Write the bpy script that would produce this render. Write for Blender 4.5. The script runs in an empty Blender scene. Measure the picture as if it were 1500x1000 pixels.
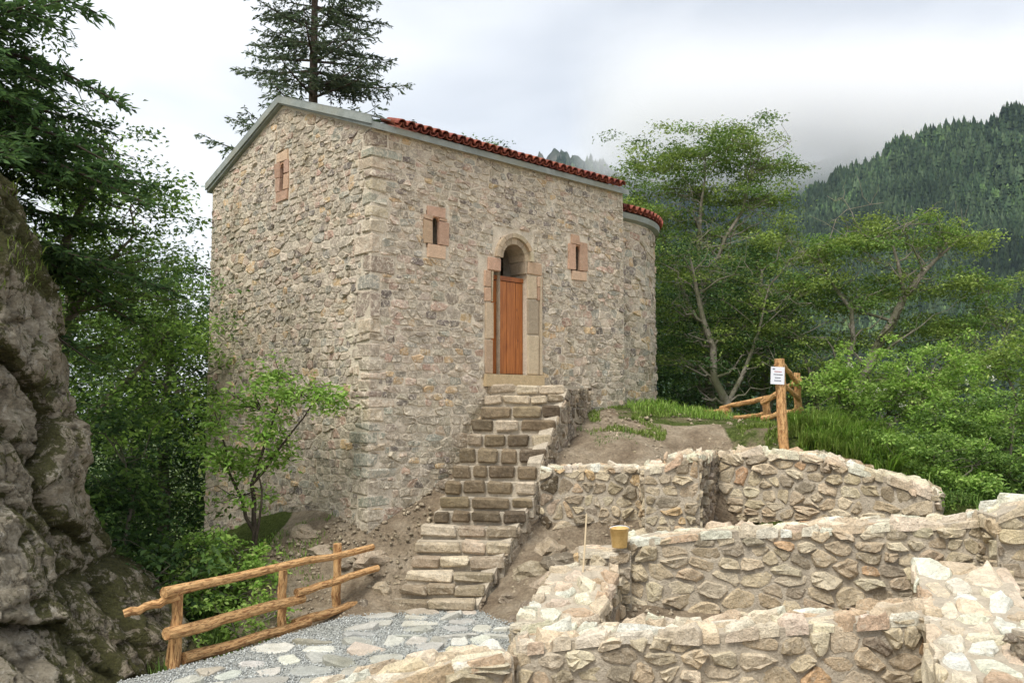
import bpy, math, random
import numpy as np
from mathutils import Vector, noise

# ------------------------------------------------------------------ camera, sky, sun, exposure
sc = bpy.context.scene
COL = sc.collection
cam_d = bpy.data.cameras.new('camera')
cam = bpy.data.objects.new('camera', cam_d); COL.objects.link(cam)
cam_d.sensor_fit = 'HORIZONTAL'; cam_d.sensor_width = 36.0; cam_d.lens = 30.6
cam_d.clip_start = 0.1; cam_d.clip_end = 20000
CAM_H = 3.2
cam.location = (0, 0, CAM_H)
cam.rotation_euler = (math.radians(90 + 4.1), 0, 0)
sc.camera = cam

SUN_DIR = Vector((-0.28, -0.44, 0.85)).normalized()     # towards the sun
sun_d = bpy.data.lights.new('sun', 'SUN'); sun_d.energy = 1.5; sun_d.angle = math.radians(24)
sun_d.color = (1.0, 0.95, 0.87)
sun = bpy.data.objects.new('sun', sun_d); COL.objects.link(sun)
sun.rotation_euler = SUN_DIR.to_track_quat('Z', 'Y').to_euler()

world = bpy.data.worlds.new('World'); sc.world = world; world.use_nodes = True
wn = world.node_tree; wn.nodes.clear()
def W(t, **k):
    n = wn.nodes.new(t)
    for a, b in k.items(): setattr(n, a, b)
    return n
out = W('ShaderNodeOutputWorld'); bg = W('ShaderNodeBackground'); bg.inputs['Strength'].default_value = 0.1
sky = W('ShaderNodeTexSky', sky_type='NISHITA', sun_disc=False)
sky.sun_elevation = math.asin(SUN_DIR.z); sky.sun_rotation = math.atan2(SUN_DIR.x, SUN_DIR.y)
tc = W('ShaderNodeTexCoord'); mp = W('ShaderNodeMapping'); mp.inputs['Scale'].default_value = (1.0, 1.0, 2.2)
mp.inputs['Location'].default_value = (0.20, 0.55, 0.35)
n1 = W('ShaderNodeTexNoise'); n1.inputs['Scale'].default_value = 2.3; n1.inputs['Detail'].default_value = 5; n1.inputs['Roughness'].default_value = 0.48
n1.inputs['Distortion'].default_value = 0.3
rp = W('ShaderNodeValToRGB')
rp.color_ramp.elements[0].position = 0.36; rp.color_ramp.elements[0].color = (3.0, 3.12, 3.35, 1)
rp.color_ramp.elements[1].position = 0.60; rp.color_ramp.elements[1].color = (4.75, 4.8, 4.9, 1)
mx = W('ShaderNodeMix', data_type='RGBA'); mx.inputs[0].default_value = 0.94
wn.links.new(tc.outputs['Generated'], mp.inputs['Vector']); wn.links.new(mp.outputs[0], n1.inputs['Vector'])
wn.links.new(n1.outputs['Fac'], rp.inputs[0])
wn.links.new(sky.outputs[0], mx.inputs[6]); wn.links.new(rp.outputs[0], mx.inputs[7])
wn.links.new(mx.outputs[2], bg.inputs['Color']); wn.links.new(bg.outputs[0], out.inputs['Surface'])

vs = sc.view_settings
vs.view_transform = 'Standard'; vs.look = 'None'; vs.gamma = 1.0; vs.use_curve_mapping = False
vs.exposure = 1.34
sc.cycles.max_bounces = 8; sc.cycles.diffuse_bounces = 3; sc.cycles.transparent_max_bounces = 8
sc.cycles.volume_bounces = 6
HAZE = 0.00006                            # density of the bluish air, per metre

# ------------------------------------------------------------------ helpers
PI = math.pi
def srgb(r, g, b):
    def c(v):
        v /= 255.0
        return v / 12.92 if v <= 0.04045 else ((v + 0.055) / 1.055) ** 2.4
    return (c(r), c(g), c(b))

def set_mesh(name, V, F, mat, tone=None, smooth=False):
    me = bpy.data.meshes.new(name)
    V = np.asarray(V, dtype=np.float32).reshape(-1, 3)
    if isinstance(F, np.ndarray):
        k = F.shape[1]; nf = F.shape[0]
        me.vertices.add(len(V)); me.vertices.foreach_set('co', V.ravel())
        me.loops.add(nf * k); me.loops.foreach_set('vertex_index', F.astype(np.int32).ravel())
        me.polygons.add(nf)
        me.polygons.foreach_set('loop_start', np.arange(0, nf * k, k, dtype=np.int32))
        me.polygons.foreach_set('loop_total', np.full(nf, k, dtype=np.int32))
        me.update(calc_edges=True)
    else:
        me.from_pydata(V.tolist(), [], F)
        me.update()
    if tone is not None:
        t = np.asarray(tone, dtype=np.float32)
        if t.ndim == 1: t = np.tile(t[:3], (len(V), 1))
        full = np.ones((len(V), 4), dtype=np.float32); full[:, :3] = t[:, :3]
        at = me.color_attributes.new('tone', 'FLOAT_COLOR', 'POINT')
        at.data.foreach_set('color', full.ravel())
    if smooth:
        me.polygons.foreach_set('use_smooth', np.ones(len(me.polygons), dtype=bool))
    if mat is not None: me.materials.append(mat)
    return me

def tag(o, label=None, cat=None, group=None, kind=None):
    if label: o['label'] = label
    if cat: o['category'] = cat
    if group: o['group'] = group
    if kind: o['kind'] = kind
    return o

def solo(name, V, F, mat, label=None, cat=None, group=None, kind=None, tone=None, smooth=False, loc=(0, 0, 0)):
    V = np.asarray(V, dtype=float).reshape(-1, 3) - np.array(loc)
    o = bpy.data.objects.new(name, set_mesh(name, V, F, mat, tone, smooth)); COL.objects.link(o)
    o.location = loc
    return tag(o, label, cat, group, kind)

class Thing:
    def __init__(s, name, label, cat, loc, group=None):
        s.o = bpy.data.objects.new(name, None); COL.objects.link(s.o)
        s.o.location = loc; s.o.empty_display_size = 0.2
        s.loc = np.array(loc, dtype=float)
        tag(s.o, label, cat, group)
    def part(s, name, V, F, mat, parent=None, tone=None, smooth=False, kind=None, label=None):
        V = np.asarray(V, dtype=float).reshape(-1, 3) - s.loc
        o = bpy.data.objects.new(name, set_mesh(name, V, F, mat, tone, smooth)); COL.objects.link(o)
        o.parent = parent if parent is not None else s.o
        return tag(o, label, None, None, kind)

class Acc:
    """collects pieces into one mesh"""
    def __init__(s): s.V = []; s.F = []; s.T = []; s.n = 0
    def add(s, V, F, tone=(1, 1, 1)):
        V = np.asarray(V, dtype=float).reshape(-1, 3)
        s.V.append(V); n = s.n
        for f in F: s.F.append(tuple(int(i) + n for i in f))
        t = np.asarray(tone, dtype=float)
        s.T.append(np.tile(t[:3], (len(V), 1)) if t.ndim == 1 else t[:, :3])
        s.n += len(V)
    def get(s): return np.vstack(s.V), s.F, np.vstack(s.T)

# ------------------------------------------------------------------ materials
def mat_new(name):
    m = bpy.data.materials.new(name); m.use_nodes = True
    nt = m.node_tree; nt.nodes.clear()
    def N(t, ins=None, **k):
        n = nt.nodes.new(t)
        for a, b in k.items(): setattr(n, a, b)
        if ins:
            for a, b in ins.items():
                if isinstance(b, bpy.types.NodeSocket): nt.links.new(b, n.inputs[a])
                else: n.inputs[a].default_value = b
        return n
    return m, nt, N

def noise_node(N, vec, scale, detail=4, rough=0.55, dist=0.0):
    return N('ShaderNodeTexNoise', {'Vector': vec, 'Scale': scale, 'Detail': detail, 'Roughness': rough, 'Distortion': dist}).outputs['Fac']
def ramp(N, fac, stops):
    n = N('ShaderNodeValToRGB', {0: fac}); cr = n.color_ramp
    while len(cr.elements) < len(stops): cr.elements.new(0.5)
    for e, (p, c) in zip(cr.elements, stops):
        e.position = p; e.color = (c, c, c, 1) if isinstance(c, (int, float)) else (*c[:3], 1)
    return n.outputs['Color']
def mixc(N, fac, a, b, mode='MIX'):
    n = N('ShaderNodeMix', data_type='RGBA', blend_type=mode)
    def s(i, v):
        if isinstance(v, bpy.types.NodeSocket): n.id_data.links.new(v, n.inputs[i])
        else: n.inputs[i].default_value = (v if i == 0 else (*v[:3], 1))
    s(0, fac); s(6, a); s(7, b)
    return n.outputs[2]
def finish(m, nt, N, col, rough=0.9, bump=None, bstr=0.5, bdist=0.02, spec=0.3, transl=0.0, metal=0.0):
    ins = {'Base Color': col, 'Roughness': rough, 'Specular IOR Level': spec, 'Metallic': metal}
    nrm = None
    if bump is not None:
        b = N('ShaderNodeBump', {'Strength': bstr, 'Distance': bdist, 'Height': bump}); nrm = b.outputs[0]
        ins['Normal'] = nrm
    p = N('ShaderNodeBsdfPrincipled', {k: v for k, v in ins.items() if not (k == 'Base Color' and isinstance(v, tuple))})
    if isinstance(col, tuple): p.inputs['Base Color'].default_value = (*col, 1)
    sh = p.outputs[0]
    if transl > 0:
        t = N('ShaderNodeBsdfTranslucent', {'Color': col if not isinstance(col, tuple) else (*col, 1)})
        sh = N('ShaderNodeMixShader', {0: transl, 1: sh, 2: t.outputs[0]}).outputs[0]
    o = N('ShaderNodeOutputMaterial'); nt.links.new(sh, o.inputs['Surface'])
    return m

def add_h(N, a, b, k=1.0):
    return N('ShaderNodeMath', {0: b, 1: k, 2: a}, operation='MULTIPLY_ADD').outputs[0]

def mk_stone(name, lo=0.78, hi=1.2, bdist=0.03, fine=1.0, lichen=0.25, rough=0.9, smear=srgb(224, 213, 192), s0=0.54, s1=0.62):
    m, nt, N = mat_new(name)
    pos = N('ShaderNodeNewGeometry').outputs['Position']
    tone = N('ShaderNodeAttribute', attribute_name='tone').outputs['Color']
    a = noise_node(N, pos, 6.5 * fine, 8, 0.68, 0.5)
    b = noise_node(N, pos, 42 * fine, 6, 0.72, 0.3)
    c = noise_node(N, N('ShaderNodeMapping', {'Vector': pos, 'Scale': (1, 1, 0.45)}).outputs[0], 0.9, 5, 0.65)
    col = mixc(N, 1.0, tone, ramp(N, a, [(0.30, lo), (0.70, hi)]), 'MULTIPLY')
    col = mixc(N, 1.0, col, ramp(N, b, [(0.30, 0.68), (0.50, 1.08), (0.70, 1.36)]), 'MULTIPLY')
    spot = ramp(N, noise_node(N, pos, 12 * fine, 7, 0.75, 0.9), [(s0, 0.0), (s1, lichen)])
    col = mixc(N, spot, col, mixc(N, 1.0, smear, ramp(N, b, [(0.3, 0.8), (0.7, 1.1)]), 'MULTIPLY'))
    col = mixc(N, ramp(N, c, [(0.50, 0.0), (0.68, 0.55)]), col, mixc(N, 1.0, col, srgb(206, 203, 186), 'MULTIPLY'))
    vor = N('ShaderNodeTexVoronoi', {'Vector': pos, 'Scale': 11 * fine, 'Randomness': 1.0}, feature='F1').outputs['Distance']
    h = add_h(N, a, b, 0.5); h = add_h(N, h, vor, 0.3)
    return finish(m, nt, N, col, rough, h, 1.0, bdist, 0.25)

def mk_plain(name, c1, c2, scale=8, bscale=30, bdist=0.02, rough=0.9, c3=None, s3=2.0, bstr=0.7, spec=0.3, tone=False):
    m, nt, N = mat_new(name)
    pos = N('ShaderNodeNewGeometry').outputs['Position']
    a = noise_node(N, pos, scale, 6, 0.62, 0.3); b = noise_node(N, pos, bscale, 6, 0.65)
    col = ramp(N, a, [(0.3, c1), (0.7, c2)])
    if c3: col = mixc(N, ramp(N, noise_node(N, pos, s3, 5, 0.6), [(0.45, 0.0), (0.62, 0.9)]), col, c3)
    col = mixc(N, 1.0, col, ramp(N, b, [(0.3, 0.75), (0.7, 1.15)]), 'MULTIPLY')
    if tone: col = mixc(N, 1.0, col, N('ShaderNodeAttribute', attribute_name='tone').outputs['Color'], 'MULTIPLY')
    return finish(m, nt, N, col, rough, add_h(N, b, a, 0.8), bstr, bdist, spec)

def mk_leaf(name, transl=0.42, rough=0.55):
    m, nt, N = mat_new(name)
    tone = N('ShaderNodeAttribute', attribute_name='tone').outputs['Color']
    return finish(m, nt, N, tone, rough, None, spec=0.25, transl=transl)

M = {}
M['stone'] = mk_stone('church_stone', 0.80, 1.34, bdist=0.045, lichen=0.85, s0=0.50, s1=0.57, smear=srgb(228, 217, 197))
M['ruin'] = mk_stone('ruin_stone', 0.76, 1.36, 0.07, 0.9, 0.5, s0=0.53, s1=0.60)
M['brownstone'] = mk_stone('brown_step_stone', 0.6, 1.25, 0.035, 1.2, 0.12)
M['dressed'] = mk_stone('dressed_pink_stone', 0.82, 1.1, 0.012, 1.6, 0.15)
M['mortar'] = mk_plain('lime_mortar', srgb(208, 196, 175), srgb(234, 223, 203), 6, 45, 0.04)
M['ruin_mortar'] = mk_plain('grey_mortar', srgb(172, 161, 143), srgb(208, 197, 177), 5, 34, 0.06)
M['concrete'] = mk_plain('grey_roof_edging', srgb(128, 136, 132), srgb(168, 174, 170), 2.5, 60, 0.004, 0.7, c3=srgb(150, 152, 140), s3=1.2)
M['tile'] = mk_plain('terracotta_tile', srgb(112, 58, 46), srgb(156, 88, 70), 6, 60, 0.004, 0.8, tone=True)
M['dirt'] = mk_plain('earth', srgb(120, 100, 78), srgb(165, 145, 118), 2.2, 26, 0.05)
M['gravel'] = mk_plain('gravel_bed', srgb(142, 144, 140), srgb(184, 186, 180), 50, 120, 0.02)
M['pebble'] = mk_stone('pebble', 0.8, 1.15, 0.005, 3.0, 0.0)
M['paving'] = mk_stone('paving_slab', 0.8, 1.15, 0.012, 1.4, 0.0)
M['leaf'] = mk_leaf('leaf')
M['needle'] = mk_leaf('needle', 0.4, 0.7)
M['dark'] = mk_plain('interior_plaster', srgb(120, 112, 100), srgb(150, 140, 125), 3, 20, 0.01)
M['bark'] = mk_plain('bark', srgb(92, 86, 76), srgb(150, 142, 128), 9, 40, 0.02, c3=srgb(84, 92, 62), s3=1.5)
M['bark_pale'] = mk_plain('pale_bark', srgb(98, 92, 80), srgb(158, 152, 138), 9, 40, 0.02, c3=srgb(98, 100, 74), s3=1.5)
M['bark_dark'] = mk_plain('dark_bark', srgb(58, 50, 42), srgb(96, 86, 74), 9, 40, 0.02)

def mk_log():
    m, nt, N = mat_new('peeled_log')
    uvw = N('ShaderNodeAttribute', attribute_name='tone').outputs['Vector']
    mpn = N('ShaderNodeMapping', {'Vector': uvw, 'Scale': (0.22, 1, 1)}).outputs[0]
    a = noise_node(N, mpn, 26, 6, 0.65, 0.6); b = noise_node(N, mpn, 90, 5, 0.6)
    patch = ramp(N, noise_node(N, mpn, 30, 8, 0.74, 0.8), [(0.52, 0.0), (0.57, 0.75)])
    col = ramp(N, a, [(0.3, srgb(196, 146, 94)), (0.7, srgb(230, 190, 136))])
    col = mixc(N, patch, col, mixc(N, a, srgb(120, 72, 42), srgb(160, 108, 70)))
    col = mixc(N, 1.0, col, ramp(N, b, [(0.3, 0.72), (0.7, 1.12)]), 'MULTIPLY')
    h = add_h(N, b, patch, 0.8)
    return finish(m, nt, N, col, 0.8, h, 0.8, 0.012, 0.25)
M['log'] = mk_log()
def mk_door():
    m, nt, N = mat_new('varnished_pine')
    pos = N('ShaderNodeNewGeometry').outputs['Position']
    mpn = N('ShaderNodeMapping', {'Vector': pos, 'Scale': (14, 14, 0.9)}).outputs[0]
    tone = N('ShaderNodeAttribute', attribute_name='tone').outputs['Color']
    a = noise_node(N, mpn, 2.2, 6, 0.6, 1.2)
    col = ramp(N, a, [(0.3, srgb(138, 78, 36)), (0.7, srgb(192, 120, 60))])
    kn = N('ShaderNodeTexVoronoi', {'Vector': N('ShaderNodeMapping', {'Vector': pos, 'Scale': (7, 7, 3)}).outputs[0], 'Scale': 1.0}).outputs['Distance']
    col = mixc(N, ramp(N, kn, [(0.05, 0.8), (0.13, 0.0)]), col, srgb(96, 48, 22))
    col = mixc(N, 1.0, col, tone, 'MULTIPLY')
    return finish(m, nt, N, col, 0.45, a, 0.25, 0.004, 0.4)
M['door'] = mk_door()
def mk_cliff():
    m, nt, N = mat_new('mossy_rock')
    g = N('ShaderNodeNewGeometry'); pos = g.outputs['Position']
    st = N('ShaderNodeMapping', {'Vector': pos, 'Scale': (1, 1, 1.7), 'Rotation': (0.35, 0.2, 0)}).outputs[0]
    a = noise_node(N, st, 2.1, 12, 0.76, 0.8); b = noise_node(N, st, 17, 9, 0.78, 0.4); c = noise_node(N, pos, 0.7, 4, 0.6)
    col = ramp(N, a, [(0.28, srgb(96, 90, 78)), (0.48, srgb(158, 149, 130)), (0.68, srgb(204, 196, 178))])
    col = mixc(N, ramp(N, c, [(0.50, 0.0), (0.68, 0.28)]), col, srgb(186, 160, 126))
    lich = ramp(N, noise_node(N, pos, 7, 7, 0.72, 1.0), [(0.57, 0.0), (0.63, 0.55)])
    col = mixc(N, lich, col, srgb(205, 200, 188))
    col = mixc(N, 1.0, col, ramp(N, b, [(0.28, 0.45), (0.5, 1.0), (0.70, 1.3)]), 'MULTIPLY')
    warp = N('ShaderNodeVectorMath', {0: N('ShaderNodeMapping', {'Vector': pos, 'Scale': (1.3, 1.3, 0.8), 'Rotation': (0.25, 0.3, 0)}).outputs[0], 1: N('ShaderNodeTexNoise', {'Vector': pos, 'Scale': 1.8, 'Detail': 6.0, 'Roughness': 0.65}).outputs['Color']}, operation='ADD').outputs[0]
    crack = N('ShaderNodeTexVoronoi', {'Vector': warp, 'Scale': 1.0, 'Randomness': 1.0}, feature='DISTANCE_TO_EDGE').outputs['Distance']
    col = mixc(N, ramp(N, crack, [(0.0, 0.75), (0.018, 0.0)]), col, srgb(70, 62, 50))
    mossn = noise_node(N, pos, 4.2, 9, 0.78, 0.6)
    mo = N('ShaderNodeAttribute', attribute_name='tone').outputs['Fac']
    mfac = N('ShaderNodeMath', {0: mossn, 1: mo}, operation='ADD').outputs[0]
    mask = ramp(N, mfac, [(0.80, 0.0), (0.86, 0.95)])
    mcol = ramp(N, noise_node(N, pos, 30, 5, 0.7), [(0.3, srgb(50, 50, 28)), (0.7, srgb(98, 98, 56))])
    col = mixc(N, mask, col, mcol)
    h = add_h(N, b, a, 0.8); h = add_h(N, h, ramp(N, crack, [(0.0, 0.0), (0.05, 1.0)]), 0.4)
    return finish(m, nt, N, col, 0.95, h, 1.0, 0.075, 0.2)
M['cliff'] = mk_cliff()

def mk_ground():
    m, nt, N = mat_new('ground_earth_and_turf')
    g = N('ShaderNodeNewGeometry'); pos = g.outputs['Position']
    tone = N('ShaderNodeAttribute', attribute_name='tone').outputs['Color']
    a = noise_node(N, pos, 1.3, 7, 0.65, 0.4); b = noise_node(N, pos, 22, 6, 0.7)
    earth = ramp(N, a, [(0.3, srgb(150, 132, 110)), (0.52, srgb(184, 167, 143)), (0.72, srgb(208, 193, 170))])
    turf = ramp(N, b, [(0.3, srgb(70, 84, 40)), (0.7, srgb(118, 132, 70))])
    sep = N('ShaderNodeSeparateColor', {0: tone})
    gf = N('ShaderNodeMath', {0: sep.outputs[0], 1: N('ShaderNodeMath', {0: a, 1: 0.5}, operation='SUBTRACT').outputs[0]}, operation='ADD').outputs[0]
    col = mixc(N, ramp(N, gf, [(0.42, 0.0), (0.6, 1.0)]), earth, turf)
    col = mixc(N, 1.0, col, ramp(N, noise_node(N, pos, 6, 8, 0.75, 0.4), [(0.3, 0.72), (0.7, 1.2)]), 'MULTIPLY')
    col = mixc(N, 1.0, col, ramp(N, b, [(0.3, 0.65), (0.7, 1.2)]), 'MULTIPLY')
    return finish(m, nt, N, col, 0.97, add_h(N, b, noise_node(N, pos, 5, 7, 0.7, 0.5), 1.6), 1.0, 0.11, 0.1)
M['ground'] = mk_ground()
def mk_forest():
    m, nt, N = mat_new('far_conifer')
    tone = N('ShaderNodeAttribute', attribute_name='tone').outputs['Color']
    return finish(m, nt, N, tone, 0.9, None, spec=0.1)
M['forest'] = mk_forest()
M['farrock'] = mk_plain('mountain_rock_and_woods', srgb(40, 50, 38), srgb(66, 76, 58), 0.02, 0.12, 2.0, 0.95, c3=srgb(112, 110, 104), s3=0.009, spec=0.05)
M['hillside'] = mk_plain('wooded_slope_floor', srgb(34, 44, 26), srgb(62, 74, 42), 0.05, 0.3, 2.0, 0.95, spec=0.05)

# ------------------------------------------------------------------ geometry kit
def rnd_dir(rng):
    v = rng.normal(size=3); return v / np.linalg.norm(v)

def clip(poly, nx, ny, c):
    """keep nx*x+ny*y <= c"""
    o = []; n = len(poly)
    for i in range(n):
        a = poly[i]; b = poly[(i + 1) % n]
        da = nx * a[0] + ny * a[1] - c; db = nx * b[0] + ny * b[1] - c
        if da <= 0: o.append(a)
        if (da < 0 < db) or (db < 0 < da):
            t = da / (da - db); o.append((a[0] + (b[0] - a[0]) * t, a[1] + (b[1] - a[1]) * t))
    return o

def cells(outline, cw, ch, rng, keep=(), big=0.12, jit=0.22, aniso=0.95):
    """irregular rubble layout inside a convex outline; returns polygons in wall coordinates"""
    us = [p[0] for p in outline]; v_ = [p[1] for p in outline]
    u0, u1, v0, v1 = min(us), max(us), min(v_), max(v_)
    S = []; v = v0 - ch * 0.6
    while v < v1 + ch:
        rh = ch * (rng.uniform(0.6, 1.2) if rng.random() < 0.75 else rng.uniform(1.2, 1.9)); u = u0 - cw * rng.uniform(0, 1.2)
        k = rng.uniform(0.7, 1.3)
        while u < u1 + cw:
            w = cw * k * (rng.uniform(0.4, 1.2) if rng.random() < 0.6 else rng.uniform(1.1, 2.1))
            S.append((u + w / 2, v + rh * (0.5 + rng.uniform(-jit, jit)) + 0.04 * math.sin(u * 1.3 + v)))
            u += w
        v += rh
    S = np.array(S)
    S = S[rng.random(len(S)) > big]
    r = cw / ch * aniso
    Q = S * np.array([1, r])
    res = []
    ol = [(p[0], p[1] * r) for p in outline]
    uu = np.array(ol)
    for i in range(len(Q)):
        if not (u0 - cw < S[i, 0] < u1 + cw): continue
        d = Q - Q[i]; dd = (d * d).sum(1)
        idx = np.argpartition(dd, 22)[:23] if len(dd) > 24 else np.arange(len(dd))
        idx = idx[np.argsort(dd[idx])]
        c = Q[i]
        poly = [(c[0] - 2 * cw, c[1] - 2 * cw), (c[0] + 2 * cw, c[1] - 2 * cw), (c[0] + 2 * cw, c[1] + 2 * cw), (c[0] - 2 * cw, c[1] + 2 * cw)]
        for j in idx:
            if j == i: continue
            n = Q[j] - c; m = (Q[j] + c) / 2
            poly = clip(poly, n[0], n[1], n[0] * m[0] + n[1] * m[1])
            if len(poly) < 3: break
        if len(poly) < 3: continue
        # clip to the outline (counter-clockwise)
        for a in range(len(ol)):
            p, q = ol[a], ol[(a + 1) % len(ol)]
            nx, ny = q[1] - p[1], -(q[0] - p[0])
            poly = clip(poly, nx, ny, nx * p[0] + ny * p[1])
            if len(poly) < 3: break
        if len(poly) < 3: continue
        poly = [(x, y / r) for x, y in poly]
        s = S[i]; ok = True
        for (a0, b0, a1, b1) in keep:
            px = [p[0] for p in poly]; py = [p[1] for p in poly]
            if max(px) <= a0 or min(px) >= a1 or max(py) <= b0 or min(py) >= b1: continue
            sep = [(a0 - s[0], (1, 0, a0)), (s[0] - a1, (-1, 0, -a1)), (b0 - s[1], (0, 1, b0)), (s[1] - b1, (0, -1, -b1))]
            sep.sort(key=lambda x: -x[0])
            if sep[0][0] < -0.12: ok = False; break
            poly = clip(poly, *sep[0][1])
            if len(poly) < 3: ok = False; break
        if not ok: continue
        P = np.array(poly); x, y = P[:, 0], P[:, 1]
        A = 0.5 * abs(np.dot(x, np.roll(y, -1)) - np.dot(y, np.roll(x, -1)))
        if A < 0.10 * cw * ch: continue
        res.append((P, A))
    return res

def stone(P, gap, h, rng, fmap, emb=0.03, cut=0.14):
    """one rubble stone on a wall: outline P (wall coords), standing proud by h"""
    c = P.mean(0)
    # merge very short edges, cut corners
    Q = [P[0]]
    for p in P[1:]:
        if np.linalg.norm(p - Q[-1]) > 0.035: Q.append(p)
    if len(Q) > 3 and np.linalg.norm(Q[0] - Q[-1]) < 0.035: Q.pop()
    R = []
    n = len(Q)
    for i in range(n):
        a, b = Q[i], Q[(i + 1) % n]
        L = np.linalg.norm(b - a)
        R.append(a + (b - a) * cut * rng.uniform(0.7, 1.3))
        if L > 0.10 or n < 6:
            e = np.array([-(b - a)[1], (b - a)[0]])
            R.append(a + (b - a) * (1 - cut * rng.uniform(0.7, 1.3)) + e * rng.normal() * 0.05)
    R = np.array(R)
    d = R - c; l = np.linalg.norm(d, axis=1, keepdims=True) + 1e-6
    g = np.minimum(gap * rng.uniform(0.3, 1.9, size=(len(R), 1)), l * 0.3)
    R = c + d * (1 - g / l)
    n = len(R)
    tilt = rng.normal(size=2) * 0.13
    def hh(X, base): return base + (X - c) @ tilt * min(1, h / 0.03)
    r1 = R; r2 = c + (R - c) * rng.uniform(0.74, 0.93, size=(n, 1))
    h1 = hh(r1, h * 0.45) * rng.uniform(0.5, 1.3, size=n)
    h2 = hh(r2, h) * rng.uniform(0.6, 1.35, size=n)
    V = [fmap(p[0], p[1], -emb) for p in R] + [fmap(p[0], p[1], q) for p, q in zip(r1, h1)] + [fmap(p[0], p[1], q) for p, q in zip(r2, h2)]
    cc = c + (R[rng.integers(0, n)] - c) * rng.uniform(0.0, 0.5)
    V.append(fmap(cc[0], cc[1], float(h2.mean()) * rng.uniform(0.8, 1.12)))
    F = []
    for i in range(n):
        j = (i + 1) % n
        F.append((i, j, n + j, n + i)); F.append((n + i, n + j, 2 * n + j, 2 * n + i)); F.append((2 * n + i, 2 * n + j, 3 * n))
    return np.array(V), F

def block(size, rng, j=0.02, bev=0.12):
    """chamfered uneven block centred on the origin"""
    sx, sy, sz = [s / 2 for s in size]; b = bev * min(size)
    V = []; idx = {}
    for x in (-1, 1):
        for y in (-1, 1):
            for z in (-1, 1):
                q = rng.normal(size=3) * j
                for ax in range(3):
                    p = np.array([x * (sx - b), y * (sy - b), z * (sz - b)]) + q + rng.normal(size=3) * j * 0.35
                    p[ax] += (x, y, z)[ax] * b
                    idx[(x, y, z, ax)] = len(V); V.append(p)
    F = []
    def quad(a, b_, c, d):
        F.append((a, b_, c, d))
    for ax in range(3):
        o1, o2 = (ax + 1) % 3, (ax + 2) % 3
        for s in (-1, 1):
            k = []
            for (a, c) in ((-1, -1), (1, -1), (1, 1), (-1, 1)):
                t = [0, 0, 0]; t[ax] = s; t[o1] = a; t[o2] = c; k.append(idx[(*t, ax)])
            quad(*(k if s > 0 else k[::-1]))
            # edges between faces ax and o1
        for s in (-1, 1):
            for s2 in (-1, 1):
                k = []
                for (c, which) in ((-1, ax), (1, ax), (1, o1), (-1, o1)):
                    t = [0, 0, 0]; t[ax] = s; t[o1] = s2; t[o2] = c; k.append(idx[(*t, which)])
                quad(*(k[::-1] if s * s2 > 0 else k))
    for x in (-1, 1):
        for y in (-1, 1):
            for z in (-1, 1):
                k = [idx[(x, y, z, a)] for a in range(3)]
                F.append(tuple(k if x * y * z > 0 else k[::-1]))
    return np.array(V), F

def xform(V, loc, ang=0.0, tilt=(0, 0)):
    V = np.asarray(V, dtype=float)
    cx, sx = math.cos(tilt[0]), math.sin(tilt[0]); cy, sy = math.cos(tilt[1]), math.sin(tilt[1]); c, s = math.cos(ang), math.sin(ang)
    X = np.array([[1, 0, 0], [0, cx, -sx], [0, sx, cx]]); Y = np.array([[cy, 0, sy], [0, 1, 0], [-sy, 0, cy]]); Z = np.array([[c, -s, 0], [s, c, 0], [0, 0, 1]])
    return V @ (Z @ Y @ X).T + np.array(loc)

def prism(poly, fa, fb):
    """extrude polygon points: fa/fb map a 2-D point to the two 3-D ends"""
    n = len(poly)
    V = [fa(*p) for p in poly] + [fb(*p) for p in poly]
    F = [tuple(range(n))[::-1], tuple(range(n, 2 * n))] + [(i, (i + 1) % n, n + (i + 1) % n, n + i) for i in range(n)]
    return V, F

def tube(path, rad, seg=8, caps=True, rough=0.0, rng=None):
    P = np.array(path, dtype=float); n = len(P)
    rad = np.broadcast_to(np.array(rad, dtype=float), (n,))
    T = np.gradient(P, axis=0); T /= np.linalg.norm(T, axis=1, keepdims=True) + 1e-9
    ref = np.array([0, 0, 1.0]) if abs(T[0][2]) < 0.9 else np.array([1.0, 0, 0])
    V = []; F = []
    a = np.cross(T[0], ref); a /= np.linalg.norm(a)
    for i in range(n):
        a = a - T[i] * np.dot(a, T[i]); a /= np.linalg.norm(a) + 1e-9
        b = np.cross(T[i], a)
        for k in range(seg):
            th = 2 * PI * k / seg
            r = rad[i] * (1 + (rng.normal() * rough if rng is not None else 0))
            V.append(P[i] + (a * math.cos(th) + b * math.sin(th)) * r)
    for i in range(n - 1):
        for k in range(seg):
            k2 = (k + 1) % seg
            F.append((i * seg + k, i * seg + k2, (i + 1) * seg + k2, (i + 1) * seg + k))
    if caps:
        F.append(tuple(range(seg))[::-1]); F.append(tuple((n - 1) * seg + k for k in range(seg)))
    return np.array(V), F

def pick(rng, pal):
    w = np.array([p[1] for p in pal], dtype=float); i = rng.choice(len(pal), p=w / w.sum())
    c = np.array(srgb(*pal[i][0])); return np.clip(c * rng.uniform(0.84, 1.14) * (1 + rng.normal(size=3) * 0.013), 0.01, 0.75)

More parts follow.
